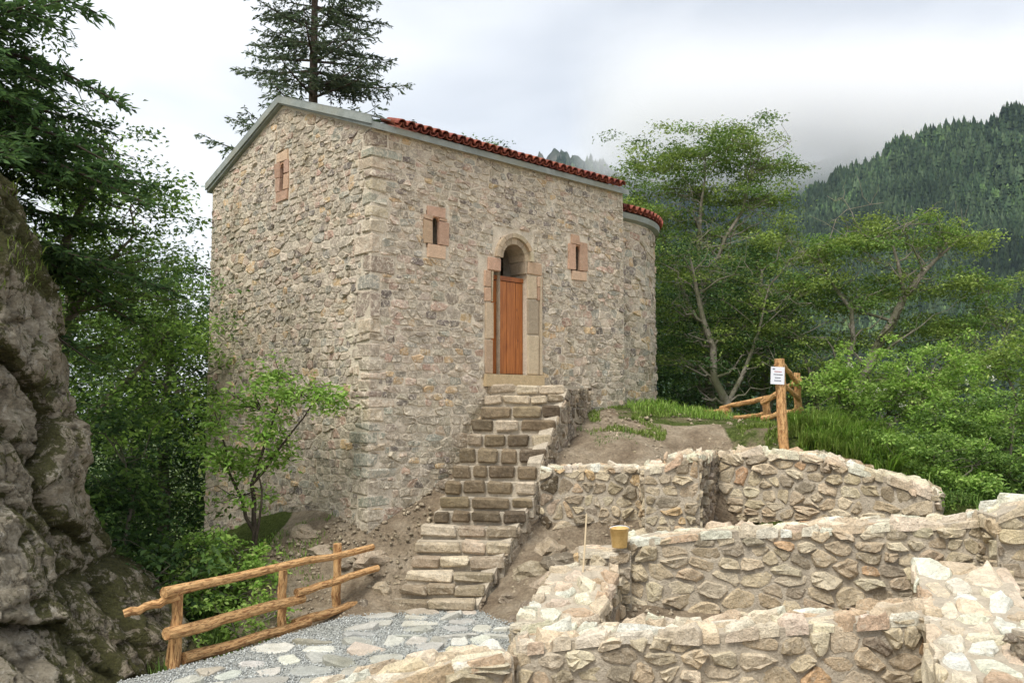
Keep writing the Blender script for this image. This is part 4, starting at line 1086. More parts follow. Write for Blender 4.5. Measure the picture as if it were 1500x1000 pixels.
def grow(rng, a_, b_, r0, r1, n=5, wob=0.1, sag=0.0):
    a_ = np.array(a_, dtype=float); b_ = np.array(b_, dtype=float); L = np.linalg.norm(b_ - a_)
    P = [a_ + (b_ - a_) * t + rng.normal(size=3) * wob * L * math.sin(PI * t) + np.array([0, 0, sag * L * math.sin(PI * t)]) for t in np.linspace(0, 1, n)]
    return P, np.linspace(r0, r1, n)

def tree(name, label, cat, base, trunk, blobs, seed, key='mid', leaf=0.11, per=34, rc=0.32, bark='bark', group=None, flat=0.45, wid=0.5, twigs=0.7, soft=0.62, mixkey=None, fwd=0.0):
    """trunk = [[(x,y,z,r),...],...] stems in metres relative to base; blobs = [(x,y,z, rx,ry,rz, clusters)]"""
    rng = np.random.default_rng(seed); base = np.array(base, dtype=float)
    th = Thing(name, label, cat, tuple(base), group)
    stems = []; wood = Acc()
    for s in trunk:
        p = np.array(s, dtype=float); q = [base + x[:3] + np.array([0, -fwd * min(1.0, max(0.0, x[2]) / 2.0), 0]) for x in p]
        # densify with a little wobble
        qq = []; rr = []
        for i in range(len(q) - 1):
            for t in (0, 0.33, 0.66):
                qq.append(q[i] + (q[i + 1] - q[i]) * t + (rng.normal(size=3) * 0.03 * np.linalg.norm(q[i + 1] - q[i]) if t else 0)); rr.append(p[i, 3] + (p[i + 1, 3] - p[i, 3]) * t)
        qq.append(q[-1]); rr.append(p[-1, 3])
        V, F = tube(qq, rr, 7, False); wood.add(V, F); stems += list(zip(qq, rr))
    for (q0, r0_) in [stems[k] for k in range(len(stems)) if stems[k][0][2] - base[2] > 1.6] if fwd else []:
        for _ in range(2):
            ph = rng.uniform(0, 2 * PI); L = rng.uniform(0.7, 1.9)
            e = q0 + np.array([math.cos(ph) * L, -0.15 + math.sin(ph) * L * 0.5, L * rng.uniform(0.15, 0.8)])
            Pb, Rb = grow(rng, q0, e, max(0.014, r0_ * 0.45), 0.006, 6, 0.08, 0.06); V, F = tube(Pb, Rb, 5, False); wood.add(V, F)
            for _ in range(3):
                o_ = Pb[rng.integers(2, 6)]; Tq, Rq = grow(rng, o_, o_ + rng.normal(size=3) * 0.35 + np.array([0, 0, 0.25]), 0.009, 0.004, 4, 0.08); V, F = tube(Tq, Rq, 3, False); wood.add(V, F)
    SP = np.array([s[0] for s in stems]); SR = np.array([s[1] for s in stems])
    leaves = []; tones = []; sizes = []
    for (x, y, z, rx, ry, rz, n) in blobs:
        c = base + np.array([x, y, z]); rad = np.array([rx, ry, rz])
        low = SP[:, 2] < c[2] - 0.1 * rz
        D = np.linalg.norm(SP - c, axis=1) + np.where(low, 0, 3.0); i = int(np.argmin(D))
        P, R = grow(rng, SP[i], c, max(0.012, min(SR[i] * 0.6, 0.03 + 0.02 * max(rad))), 0.012, 6, 0.07, 0.05); V, F = tube(P, R, 5, False); wood.add(V, F)
        v = rng.normal(size=(n, 3)); v /= np.linalg.norm(v, axis=1, keepdims=True)
        cl = c + rng.normal(size=(n, 3)) * rad * np.array([0.62, 0.62, soft])
        csh = rng.uniform(0.72, 1.28, n)
        for k in range(n):
            if rng.random() < twigs * 0.5:
                pp = P[rng.integers(2, len(P))]; T, R2 = grow(rng, pp, cl[k], 0.012, 0.004, 4, 0.08); V, F = tube(T, R2, 3, False); wood.add(V, F)
            m_ = int(per * rng.uniform(0.5, 1.5))
            o = rng.normal(size=(m_, 3)) * rc * 0.5; o[:, 2] *= flat; o[:, 2] -= 0.15 * (o[:, 0] ** 2 + o[:, 1] ** 2) / rc
            leaves.append(cl[k] + o)
            kk = key if (mixkey is None or rng.random() < 0.6) else mixkey
            tones.append(green(rng, kk, m_) * csh[k] * rng.uniform(0.8, 1.2, (m_, 1))); sizes.append(leaf * rng.uniform(0.6, 1.25, m_))
    V, F, T = wood.get(); th.part('trunk', V, F, M[bark], smooth=True)
    P = np.vstack(leaves); T = np.vstack(tones); S = np.concatenate(sizes)
    V, F = leaf_mesh(P, S, rng, wid=wid)
    th.part('crown', V, F, M['leaf'], tone=np.repeat(np.clip(T, 0.005, 0.6), 4, axis=0))
    return th

def conifer(name, label, base, H, Lmax, seed, z0=2.0, whorl=0.42, key='conifer', droop=0.25, nb=6, tuft=0.14, r0=0.3, dens=1.0, zmax=None, group=None, asym=0.0, needle_n=5, profile=None):
    rng = np.random.default_rng(seed); base = np.array(base, dtype=float)
    th = Thing(name, label, 'tree', tuple(base), group); wood = Acc()
    lean = rng.normal(size=2) * 0.01
    tp = [base + np.array([lean[0] * z, lean[1] * z, z]) for z in np.linspace(-0.5, H, 14)]
    V, F = tube(tp, np.linspace(r0, 0.02, 14), 9, False); wood.add(V, F)
    N_P = []; N_D = []; N_T = []
    z = z0
    while z < (zmax or H - 0.3):
        f = (z - z0) / (H - z0)
        L0 = profile(z) if profile else Lmax * (1 - f) ** 0.8
        for b in range(max(2, int(round(nb * rng.uniform(0.6, 1.2))))):
            ph = rng.uniform(0, 2 * PI); L = L0 * rng.uniform(0.5, 1.15)
            if L < 0.2: continue
            d = np.array([math.cos(ph), math.sin(ph), 0]); o = base + np.array([lean[0] * z, lean[1] * z, z + rng.uniform(-0.2, 0.2)])
            n = max(4, int(L / 0.3)); tt = np.linspace(0, 1, n)
            dr = droop * rng.uniform(0.5, 1.6)
            path_ = [o + d * L * t + np.array([0, 0, L * (0.12 * t - dr * t * t + 0.16 * t ** 4)]) for t in tt]
            V, F = tube(path_, np.linspace(0.012 + 0.014 * L, 0.006, n), 5, False); wood.add(V, F)
            side = np.array([-d[1], d[0], 0])
            m_ = int(L / 0.13 * dens)
            tb = rng.uniform(0.75, 1.25)
            for q in range(m_):
                t = 0.15 + 0.85 * (q + rng.random()) / m_
                i = min(n - 2, int(t * (n - 1))); ft = t * (n - 1) - i
                p = path_[i] * (1 - ft) + path_[i + 1] * ft
                sg = 1 if q % 2 else -1
                l2 = L * 0.34 * (1.08 - t) * rng.uniform(0.5, 1.2) + 0.12
                e = p + (side * sg * 0.85 + d * 0.55) * l2 + np.array([0, 0, -l2 * rng.uniform(0.0, 0.45)])
                if l2 > 0.3: V, F = tube([p, (p + e) / 2, e], [0.008, 0.006, 0.003], 3, False); wood.add(V, F)
                k = max(2, int(l2 / 0.07))
                fr = np.linspace(0.1, 1, k)[:, None]; pts = p + (e - p) * fr
                for pt in pts:
                    for w in range(needle_n):
                        N_P.append(pt); N_D.append((e - p) / (l2 + 1e-6)); N_T.append(tb)
        z += whorl * rng.uniform(0.7, 1.3)
    V, F, T = wood.get(); th.part('trunk', V, F, M['bark_dark'], smooth=True)
    P = np.array(N_P); D = np.array(N_D); tb = np.array(N_T)[:, None]; n = len(P)
    P = P + rng.normal(size=P.shape) * 0.02
    V, F = leaf_mesh(P, tuft * rng.uniform(0.6, 1.3, n), rng, up=0.3, wid=0.28, dirs=D * 0.9, fold=0.1)
    T = green(rng, key, n) * tb * rng.uniform(0.8, 1.2, (n, 1))
    th.part('crown', V, F, M['needle'], tone=np.repeat(T, 4, axis=0))
    return th

def blades(P, H, rng, key, wid=0.012, lean=0.5, tilt=None):
    """curved grass blades, 3 quads-ish as 4 triangles"""
    n = len(P); H = np.broadcast_to(H, (n,))[:, None]
    ph = rng.uniform(0, 2 * PI, n); d = np.stack([np.cos(ph), np.sin(ph), np.zeros(n)], 1)
    if tilt is not None: d = d * 0.7 + np.array(tilt)
    s = np.stack([-d[:, 1], d[:, 0], np.zeros(n)], 1); s /= np.linalg.norm(s, axis=1, keepdims=True) + 1e-9
    ln = rng.uniform(0.2, 1.0, (n, 1)) * lean; up = np.array([0, 0, 1.0])
    m1 = P + up * H * 0.55 + d * H * ln * 0.3; tip = P + up * H * (1 - 0.35 * ln) + d * H * ln
    w = wid * rng.uniform(0.6, 1.3, (n, 1))
    V = np.stack([P - s * w, P + s * w, m1 - s * w * 0.8, m1 + s * w * 0.8, tip], 1).reshape(-1, 3)
    k = np.arange(n)[:, None] * 5
    F = np.concatenate([k + np.array([[0, 1, 3]]), k + np.array([[0, 3, 2]]), k + np.array([[2, 3, 4]])], 0)
    T = green(rng, key, n) * rng.uniform(0.7, 1.25, (n, 1))
    return V, F, np.repeat(T, 5, axis=0)

# ------------------------------------------------------------------ trees behind and left of the chapel
conifer('fir_tree', 'tall dark fir rising behind the chapel roof', (-6.2, 26.5, -1.0), 22, 3.4, 301, z0=6.6, whorl=0.46, nb=6, droop=0.12, tuft=0.17, r0=0.34, dens=0.85, needle_n=4,
        profile=lambda z: 3.9 if z < 10.0 else (3.0 if z < 12 else 2.9 - max(0, z - 15) * 0.25))
conifer('fir_tree', 'drooping spruce growing on top of the mossy cliff', (-8.0, 12.6, 4.2), 10.5, 3.0, 302, z0=0.6, whorl=0.30, nb=7, droop=0.42, tuft=0.15, r0=0.2, dens=1.1, needle_n=5, key='dark')
tree('broadleaf_tree', 'leafy tree overhanging the upper edge of the mossy cliff', 'tree', (-10.2, 18.5, -2.0), [[(0, 0, -0.5, .2), (0.3, 0, 3, .17), (0.9, -0.4, 6.5, .1), (1.2, -0.5, 9.5, .05)], [(0.3, 0, 3, .12), (1.6, 0.2, 5.4, .08), (2.8, 0.3, 6.8, .04)]],
     [(1.2, -.3, 7.6, 1.6, 1.5, 1.0, 60), (2.5, 0.2, 6.7, 1.5, 1.3, .8, 60), (0.2, -.2, 6.2, 1.6, 1.4, .9, 55), (3.2, 0.4, 5.6, 1.3, 1.2, .8, 50), (1.4, 0, 5.0, 1.6, 1.4, .8, 55), (1.2, -.2, 9.3, 1.2, 1.2, .9, 45)], 303, 'mid', leaf=0.12, per=54, rc=0.5, mixkey='light')
tree('broadleaf_tree', 'dense dark tree filling the gap between cliff and chapel', 'tree', (-10.6, 24, -3.0), [[(0, 0, -0.5, .22), (0.2, 0, 4, .18), (0.6, 0, 8.5, .09)]],
     [(0.5, 0, 8.6, 1.9, 1.7, 1.2, 70), (2.2, 0, 8.0, 1.6, 1.5, 1.1, 60), (-1.2, 0, 7.6, 1.7, 1.5, 1.2, 60), (1.0, -.5, 6.4, 2.0, 1.6, 1.1, 70), (-1.0, 0, 5.6, 1.8, 1.6, 1.1, 60), (2.6, 0, 5.8, 1.4, 1.3, 1.1, 50), (1.0, 0, 4.2, 2.4, 1.8, 1.1, 70), (2.6, -.4, 3.4, 1.6, 1.5, 1.1, 50), (-1, 0, 2.8, 1.9, 1.5, 1.1, 60)], 304, 'dark', leaf=0.13, per=54, rc=0.6, mixkey='mid')  # dark leaf palette paints the shade inside the dense lower crown
tree('broadleaf_tree', 'dark leafy tree close beside the chapel north corner', 'tree', (-8.6, 21.5, -3.0), [[(0, 0, -0.5, .18), (0.1, 0, 4, .14), (0.2, 0, 8.5, .06)]],
     [(0.0, 0, 9.3, .9, .9, .9, 36), (-.3, 0, 7.6, 1.3, 1.2, 1.0, 55), (0.5, 0, 6.0, 1.2, 1.2, 1.0, 50), (-.9, -.2, 5.4, 1.3, 1.3, 1.0, 55), (0.2, -.3, 4.2, 1.3, 1.3, .9, 55), (-.9, 0, 3.2, 1.3, 1.3, .9, 55), (.5, 0, 2.6, 1.2, 1.2, .9, 50), (0, -.3, 1.4, 1.5, 1.3, .8, 50)], 305, 'dark', leaf=0.12, per=60, rc=0.5)  # shade between the leaves is put into the darker greens
tree('leafy_shrub', 'tall shrub with large leaves on the bank behind the log railing', 'shrub', (-6.6, 14.6, -1.6), [[(0, 0, -0.3, .06), (0.1, 0, 1.5, .05), (0.3, 0, 3.2, .03)], [(0, 0, 0, .05), (-0.5, 0.1, 1.6, .04), (-0.7, 0, 3.0, .02)], [(0, 0, 0, .05), (0.6, -0.2, 1.4, .03), (1.1, -.2, 2.4, .02)]],
     [(0.3, 0, 3.3, .8, .7, .6, 34), (-.6, 0, 3.0, .8, .7, .6, 34), (0.9, -.2, 2.3, .8, .7, .5, 34), (0, -.2, 2.0, 1.0, .7, .6, 38), (-.9, 0, 1.8, .8, .7, .6, 30), (0.5, -.4, 1.2, 1.0, .7, .5, 36), (-.4, -.3, .7, 1.0, .7, .5, 34), (-.2, 0, 4.3, .7, .6, .6, 26)], 306, 'dark', leaf=0.13, per=34, rc=0.34, mixkey='mid', wid=0.55)  # darker greens stand in for shade within the foliage
tree('leafy_shrub', 'bushy shrub low against the foot of the mossy cliff', 'shrub', (-6.4, 12.9, -1.4), [[(0, 0, -0.3, .05), (0.1, 0, 1.5, .03)], [(0, 0, 0, .05), (0.7, 0.1, 1.4, .02)]],
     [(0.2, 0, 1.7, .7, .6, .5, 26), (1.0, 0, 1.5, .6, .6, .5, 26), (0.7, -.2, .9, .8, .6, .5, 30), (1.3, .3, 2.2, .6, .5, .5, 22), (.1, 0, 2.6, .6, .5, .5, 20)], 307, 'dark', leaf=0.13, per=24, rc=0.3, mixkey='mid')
tree('broadleaf_tree', 'feathery tree leaning out from the shoulder of the mossy cliff', 'tree', (-8.4, 14.2, 1.0), [[(0, 0, -0.5, .12), (0.4, 0, 2.4, .10), (1.0, 0, 4.6, .06), (1.6, 0, 6.4, .03)], [(.4, 0, 2.4, .07), (1.4, 0, 4.0, .04), (2.2, 0, 5.0, .02)]],
     [(1.7, 0, 6.5, .7, .7, .4, 26), (1.0, 0, 6.0, .7, .7, .4, 26), (2.1, 0, 5.5, .7, .7, .35, 26), (1.0, 0, 5.0, .8, .7, .4, 28), (1.9, 0, 4.6, .8, .7, .35, 28), (2.4, 0, 4.0, .7, .6, .35, 24), (1.3, 0, 3.9, .8, .7, .4, 28), (1.8, 0, 3.2, .8, .6, .4, 26), (.6, 0, 7.2, .7, .7, .4, 22)], 311, 'mid', leaf=0.10, per=40, rc=0.36, flat=0.4, soft=0.8, mixkey='mid')
# slender young tree in front of the gable
tree('young_tree', 'slender young tree with bright green leaves in front of the gable wall', 'tree', (-4.32, 14.75, 0.35),
     [[(0, 0, -0.3, .05), (0.02, 0, 0.7, .045), (-.05, 0, 1.5, .035), (.25, 0, 2.4, .02), (.45, 0, 3.2, .012)], [(0.02, 0, .7, .035), (-.35, .05, 1.5, .025), (-.6, 0, 2.4, .012)], [(-.05, 0, 1.5, .028), (.5, -.1, 2.2, .02), (1.0, -.1, 2.9, .01)], [(0, 0, .2, .03), (.15, -.1, 1.2, .02), (.1, 0, 2.0, .01)]],
     [(.3, 0, 3.35, .38, .4, .22, 14), (.75, -.1, 3.0, .42, .4, .22, 18), (1.15, -.1, 2.95, .32, .3, .16, 12), (-.1, 0, 2.9, .42, .4, .22, 16), (-.65, 0, 2.55, .36, .35, .22, 13), (-.75, 0, 2.0, .32, .3, .2, 10), (.15, -.1, 2.35, .48, .4, .25, 18), (.3, -.1, 1.95, .36, .3, .2, 12), (-.35, -.1, 1.85, .42, .4, .25, 14), (-.15, -.1, 1.35, .4, .4, .2, 10)], 308, 'sapling', leaf=0.12, per=25, rc=0.24, mixkey='light', flat=0.5, wid=0.42, bark='bark_dark')
tree('leafy_shrub', 'low bright shrub at the foot of the young tree', 'shrub', (-4.35, 14.1, 0.1), [[(0, 0, -.2, .03), (0, 0, .6, .02)], [(0, 0, 0, .03), (-.5, 0, .7, .015)]],
     [(0, 0, .75, .5, .4, .28, 20), (-.6, 0, .85, .45, .4, .3, 18), (.35, 0, .45, .4, .4, .25, 14), (-.3, -.2, .35, .6, .4, .3, 20), (-.9, .1, .3, .45, .4, .35, 16), (.1, -.4, .1, .5, .4, .25, 16), (-.7, -.5, -.1, .6, .4, .3, 18)], 309, 'sapling', leaf=0.10, per=24, rc=0.2, mixkey='light')
tree('leafy_shrub', 'sparse weedy shrub growing through the log railing', 'shrub', (-3.75, 12.7, -0.5), [[(0, 0, -.2, .02), (.1, 0, .6, .012)], [(0, 0, 0, .02), (-.3, 0, .7, .01)]],
     [(0.1, 0, .5, .4, .35, .25, 13), (-.4, 0, .6, .4, .35, .3, 14), (-.6, -.5, .2, .4, .3, .3, 12), (0.2, .6, .6, .3, .3, .2, 8), (-.2, -.2, .15, .4, .3, .2, 10)], 310, 'light', leaf=0.085, per=20, rc=0.18, mixkey='light')

tree('broadleaf_tree', 'treetop just peeping over the tiled roof ridge', 'tree', (-1.9, 31.0, 0.5), [[(0, 0, -0.5, .2), (0, 0, 6, .15), (.2, 0, 11.0, .05)]],
     [(.3, 0, 11.9, .8, .8, .35, 22), (1.2, 0, 11.6, .7, .7, .4, 20), (-.9, 0, 11.5, .8, .8, .35, 20), (.2, 0, 10.8, 1.3, 1.1, .5, 36), (-1.0, 0, 10.0, 1.2, 1.1, .6, 36), (1.3, 0, 9.8, 1.2, 1.1, .6, 34), (0, 0, 8.6, 1.8, 1.4, .7, 44)], 312, 'dark', leaf=0.12, per=30, rc=0.4, mixkey='mid')

# ------------------------------------------------------------------ trees and shrubs right of the chapel
G_R = 'slender grey barked trees beyond the terrace'
tree('broadleaf_tree', 'high flat topped tree with airy crown just right of the apse', 'tree', (6.2, 27.0, 1.7),
     [[(0, 0, -0.5, .17), (-.2, 0, 3, .14), (-.5, 0, 6, .09), (-.2, 0, 8.6, .02)], [(-.2, 0, 3, .10), (-1.1, 0, 5.5, .06), (-1.7, 0, 7, .014)], [(-.4, 0, 5, .08), (.9, 0, 7.4, .05), (1.3, 0, 9, .02)]],
     [(-.2, 0, 9.4, 1.5, 1.2, .35, 44), (.9, 0, 9.9, 1.0, .9, .35, 30), (-1.5, 0, 8.9, 1.1, 1, .35, 30), (1.9, 0, 9.0, .9, .9, .3, 24), (-.3, 0, 8.2, 1.6, 1.2, .4, 44), (1.4, 0, 7.9, 1.2, 1.1, .4, 36), (-2.0, 0, 7.4, 1.2, 1.1, .5, 40), (-.2, 0, 6.7, 1.8, 1.3, .5, 46), (1.6, 0, 6.2, 1.3, 1.2, .5, 36), (-1.7, 0, 5.6, 1.5, 1.2, .6, 44), (.2, 0, 5.0, 1.7, 1.3, .6, 44), (-1.4, 0, 4.0, 1.4, 1.3, .6, 36), (1.5, 0, 4.0, 1.4, 1.2, .6, 34), (-.4, 0, 3.0, 1.7, 1.4, .6, 40)], 320, 'yellow', leaf=0.105, per=105, rc=0.5, flat=0.34, soft=0.8, mixkey='mid', group=G_R, fwd=0.5, bark='bark_pale')
tree('broadleaf_tree', 'spreading tree with long forked pale limbs reaching over the shrubs', 'tree', (8.9, 24.5, 0.6),
     [[(0, 0, -0.5, .2), (.1, 0, 1.5, .17), (.9, 0, 3.6, .14), (2.0, 0, 5.6, .10), (3.6, 0, 7.2, .018)], [(.5, 0, 2.6, .08), (0.5, 0, 5.2, .06), (-.4, 0, 6.8, .014)], [(2.0, 0, 5.6, .06), (1.7, 0, 7.0, .04), (.9, 0, 7.3, .02)], [(0, 0, .6, .10), (1.6, .3, 2.0, .08), (3.4, .3, 3.6, .05), (4.9, .3, 4.3, .012)], [(0, 0, 1, .07), (-.6, 0, 3.2, .05), (-1.3, 0, 5.0, .012)]],
     [(3.4, 0, 7.3, 1.0, .9, .3, 28), (1.6, 0, 7.4, 1.2, 1, .35, 34), (0.2, 0, 7.0, 1.2, 1.1, .35, 34), (4.3, 0, 6.1, 1.0, 1, .3, 22), (2.6, 0, 6.0, 1.1, 1, .3, 26), (-1.0, 0, 6.0, 1.2, 1.1, .4, 34), (.6, 0, 5.6, 1.3, 1.1, .35, 32), (5.2, .2, 5.0, 1.2, .9, .28, 24), (3.4, .2, 4.9, 1.2, 1, .3, 26), (1.6, 0, 4.5, 1.2, 1, .3, 24), (-1.2, 0, 4.5, 1.3, 1.1, .4, 34), (4.4, .2, 3.8, 1.1, 1, .3, 20), (2.7, .3, 3.1, 1.2, 1, .3, 22), (-.8, 0, 3.2, 1.3, 1.1, .4, 30), (.9, 0, 3.0, 1.1, 1, .35, 22)], 321, 'yellow', leaf=0.10, per=110, rc=0.5, flat=0.30, soft=0.8, mixkey='mid', group=G_R, fwd=0.5, bark='bark_pale')
tree('broadleaf_tree', 'thin leaning tree with mottled trunk standing at the grassy terrace edge', 'tree', (6.1, 24.0, 1.2),
     [[(0, 0, -0.5, .13), (-.3, 0, 2, .12), (-.9, 0, 4.2, .08), (-1.3, 0, 6.2, .015)], [(-.3, 0, 2.0, .07), (.6, 0, 4, .04), (.9, 0, 5.2, .012)]],
     [(-1.4, 0, 6.2, 1.2, 1, .4, 34), (-.1, 0, 5.4, 1.3, 1, .4, 36), (-1.6, 0, 4.6, 1.1, 1, .4, 30), (.9, 0, 4.8, 1.0, 1, .4, 26), (-.3, 0, 3.9, 1.3, 1, .4, 34), (-1.5, 0, 3.2, 1.1, 1, .4, 26), (1.0, 0, 3.4, 1.0, .9, .4, 22)], 322, 'dark', leaf=0.10, per=60, rc=0.46, flat=0.32, mixkey='yellow', group=G_R, fwd=0.5, bark='bark_pale')
tree('broadleaf_tree', 'straight slim tree in the shade behind the rustic fence', 'tree', (7.3, 26.0, 0.6),
     [[(0, 0, -0.5, .12), (.05, 0, 3, .10), (.1, 0, 6.5, .05)], [(0, 0, 1.5, .06), (.5, 0, 3.6, .04), (.8, 0, 5.0, .02)]],
     [(.1, 0, 6.6, 1.2, 1, .5, 34), (.9, 0, 5.4, 1.2, 1, .5, 34), (-.7, 0, 5.2, 1.1, 1, .5, 30), (.2, 0, 4.2, 1.4, 1.2, .5, 36), (-1.0, 0, 3.2, 1.2, 1, .5, 28), (1.2, 0, 3.2, 1.2, 1, .5, 28)], 323, 'dark', leaf=0.10, per=60, rc=0.48, flat=0.35, mixkey='mid', group=G_R, fwd=0.5, bark='bark_pale')
for k, (x, y, zb, s, lab) in enumerate([(4.4, 31, 0.5, 1.0, 'dark bushy tree in deep shade close behind the apse'), (8.2, 33, -1.0, 1.15, 'dark bushy tree in deep shade behind the straight slim tree'), (12.5, 33, -3.0, 1.1, 'dark bushy tree lower on the slope behind the forked limbs')]):
    tree('bushy_tree', lab, 'tree', (x, y, zb), [[(0, 0, -0.5, .16), (0, 0, 3, .12), (0, 0, 6 * s, .05)]],
         [(q[0] * s, q[1] * s, q[2] * s, 1.5 * s, 1.3 * s, .9 * s, 56) for q in [(0, 0, 6.2), (-1.3, 0, 5.0), (1.3, 0, 5.0), (0, -.4, 4.0), (-1.6, 0, 3.2), (1.6, 0, 3.0), (0, -.5, 2.2), (-1.4, -.3, 1.4), (1.4, -.3, 1.2), (0, -.4, .6)]], 330 + k, 'dark', leaf=0.17, per=36, rc=0.6, flat=0.5, group='dark bushy trees on the slope behind the terrace')
# shrubs on the right bank
tree('leafy_shrub', 'rounded green shrub with white blossom above the long grass', 'shrub', (7.35, 18.0, 2.35), [[(0, 0, -.5, .05), (.1, 0, 1.0, .03)], [(0, 0, 0, .04), (.7, 0, 1.0, .02)], [(0, 0, 0, .04), (-.6, 0, .9, .02)]],
     [(-.7, 0, 1.25, .6, .5, .35, 30), (0, 0, 1.5, .7, .6, .35, 34), (.8, 0, 1.4, .7, .6, .4, 34), (1.6, .1, 1.5, .6, .5, .4, 28), (.3, -.3, .9, .8, .5, .4, 34), (1.3, -.3, .8, .7, .5, .4, 30), (-.5, -.3, .75, .5, .4, .35, 20), (2.1, .2, .8, .6, .5, .4, 24), (1.9, .3, 1.9, .5, .4, .3, 18)], 340, 'light', leaf=0.085, per=52, rc=0.22, mixkey='grass')
tree('leafy_shrub', 'tangled shrub with bare pale stems behind the rear ruined wall', 'shrub', (9.5, 16.9, 1.0), [[(0, 0, -.5, .05), (.0, 0, 1.2, .04), (.3, 0, 2.2, .02)], [(0, 0, 0, .04), (-.7, 0, 1.4, .02)], [(0, 0, 0.3, .03), (.8, 0, 1.7, .015)], [(-.2, -.6, -.2, .035), (-.3, -.7, 1.0, .03), (-.2, -.7, 1.8, .012)]],
     [(-.9, 0, 1.7, .6, .5, .35, 26), (0, 0, 2.0, .7, .6, .35, 30), (.9, 0, 1.8, .7, .6, .4, 30), (-.4, -.2, 1.2, .8, .5, .35, 30), (.6, -.2, 1.1, .8, .6, .4, 30), (1.5, 0, 1.2, .7, .6, .4, 26), (0, -.3, .5, .9, .5, .35, 26), (1.1, -.3, .4, .8, .5, .4, 24), (-.9, -.1, .7, .5, .5, .35, 16)], 341, 'mid', leaf=0.085, per=50, rc=0.24, mixkey='light')
tree('broadleaf_tree', 'bright leafy tree with thin pale branches at the edge of the valley', 'tree', (12.2, 19.6, 0.5), [[(0, 0, -.5, .08), (-.3, 0, 1.6, .06), (-1.0, 0, 3.2, .03)], [(0, 0, 0.4, .06), (.5, 0, 2.2, .05), (.2, 0, 4.4, .02)], [(0, 0, .4, .05), (1.2, 0, 2.4, .03), (1.8, 0, 3.8, .015)]],
     [(-1.2, 0, 3.6, .8, .7, .35, 26), (.0, 0, 4.6, .8, .7, .4, 28), (.9, 0, 4.9, .7, .7, .4, 24), (1.7, 0, 4.3, .8, .7, .4, 28), (-.5, 0, 3.9, .8, .7, .35, 26), (.6, 0, 3.7, .9, .8, .4, 32), (1.6, 0, 3.2, .9, .8, .4, 30), (-.2, -.2, 2.9, 1.0, .8, .4, 32), (-1.0, 0, 2.4, .9, .8, .4, 28), (1.0, -.2, 2.4, 1.0, .8, .4, 32), (2.2, 0, 2.2, .9, .8, .5, 28), (0, -.3, 1.7, 1.1, .8, .4, 32), (1.4, -.2, 1.2, 1.1, .8, .5, 32), (-1.1, 0, 1.4, .9, .7, .4, 24), (0.2, -.3, .7, 1.1, .8, .5, 30)], 342, 'yellow', leaf=0.10, per=56, rc=0.32, mixkey='light')
tree('leafy_shrub', 'dark green shrub close behind the tall end piece of ruined wall', 'shrub', (10.8, 15.6, 0.5), [[(0, 0, -.3, .05), (0, 0, 1.2, .03)], [(0, 0, 0, .04), (-.8, 0, 1.2, .02)]],
     [(-1.0, 0, 1.5, .6, .5, .4, 24), (0, 0, 1.9, .8, .6, .45, 32), (.9, 0, 1.6, .8, .6, .45, 30), (-.5, -.2, 1.0, .9, .6, .4, 30), (.7, -.2, .9, .9, .6, .4, 28), (-1.3, 0, .6, .7, .5, .4, 22)], 343, 'mid', leaf=0.095, per=44, rc=0.26, mixkey='dark')
conifer('fir_tree', 'young fir branch tip showing above the bright tree at the valley edge', (15.6, 25.0, -3.0), 9.2, 2.2, 344, z0=1.0, whorl=0.4, nb=7, tuft=0.16, r0=0.12, key='dark', needle_n=4)
tree('leafy_shrub', 'low spreading shrub spilling down the bank beside the long grass', 'shrub', (7.45, 15.55, 1.35), [[(0, 0, -.3, .04), (0, 0, .7, .02)], [(0, 0, 0, .03), (-.6, 0, .8, .015)], [(0, 0, 0, .03), (.6, -.2, .7, .015)]],
     [(-.5, .2, .95, .5, .45, .3, 22), (.2, .2, 1.05, .55, .45, .3, 24), (.8, 0, .8, .5, .45, .3, 20), (-.1, -.2, .55, .6, .45, .3, 24), (.6, -.4, .35, .6, .4, .3, 22), (0.1, -.7, .1, .6, .4, .3, 20), (-.4, -.3, .2, .4, .4, .25, 14)], 345, 'mid', leaf=0.08, per=64, rc=0.22, mixkey='light')
tree('leafy_shrub', 'mid sized leafy shrub with a few bare stems between blossom shrub and low spreading shrub', 'shrub', (8.2, 16.6, 1.4), [[(0, 0, -.3, .04), (.1, 0, .9, .02)], [(0, 0, 0, .03), (-.5, 0, 1.0, .015)], [(.1, -.6, -.4, .03), (.2, -.7, .7, .02), (.5, -.7, 1.2, .01)]],
     [(-.6, .1, 1.0, .5, .45, .3, 22), (.1, .2, 1.3, .6, .45, .35, 26), (.8, 0, 1.2, .6, .45, .35, 24), (-.1, -.3, .7, .6, .45, .3, 24), (.7, -.4, .6, .6, .4, .3, 22), (.2, -.7, .2, .6, .4, .3, 20), (1.1, -.5, .1, .6, .4, .3, 20), (.7, -.9, -.2, .6, .4, .3, 18)], 347, 'mid', leaf=0.085, per=56, rc=0.24, mixkey='light')
tree('leafy_shrub', 'dense dark shrub filling the hollow under the bright tree at the valley edge', 'shrub', (11.6, 17.6, 0.2), [[(0, 0, -.3, .05), (0, 0, 1.2, .03)], [(0, 0, 0, .04), (-.8, 0, 1.4, .02)]],
     [(-1.0, 0, 1.9, .7, .6, .4, 26), (0, 0, 2.3, .8, .6, .45, 30), (.9, 0, 2.0, .8, .6, .45, 30), (-.5, -.2, 1.3, .9, .6, .4, 30), (.7, -.2, 1.3, .9, .6, .4, 28), (-1.3, 0, .8, .7, .5, .4, 22), (.3, -.2, .6, .9, .5, .4, 24)], 346, 'dark', leaf=0.095, per=46, rc=0.28, mixkey='mid')
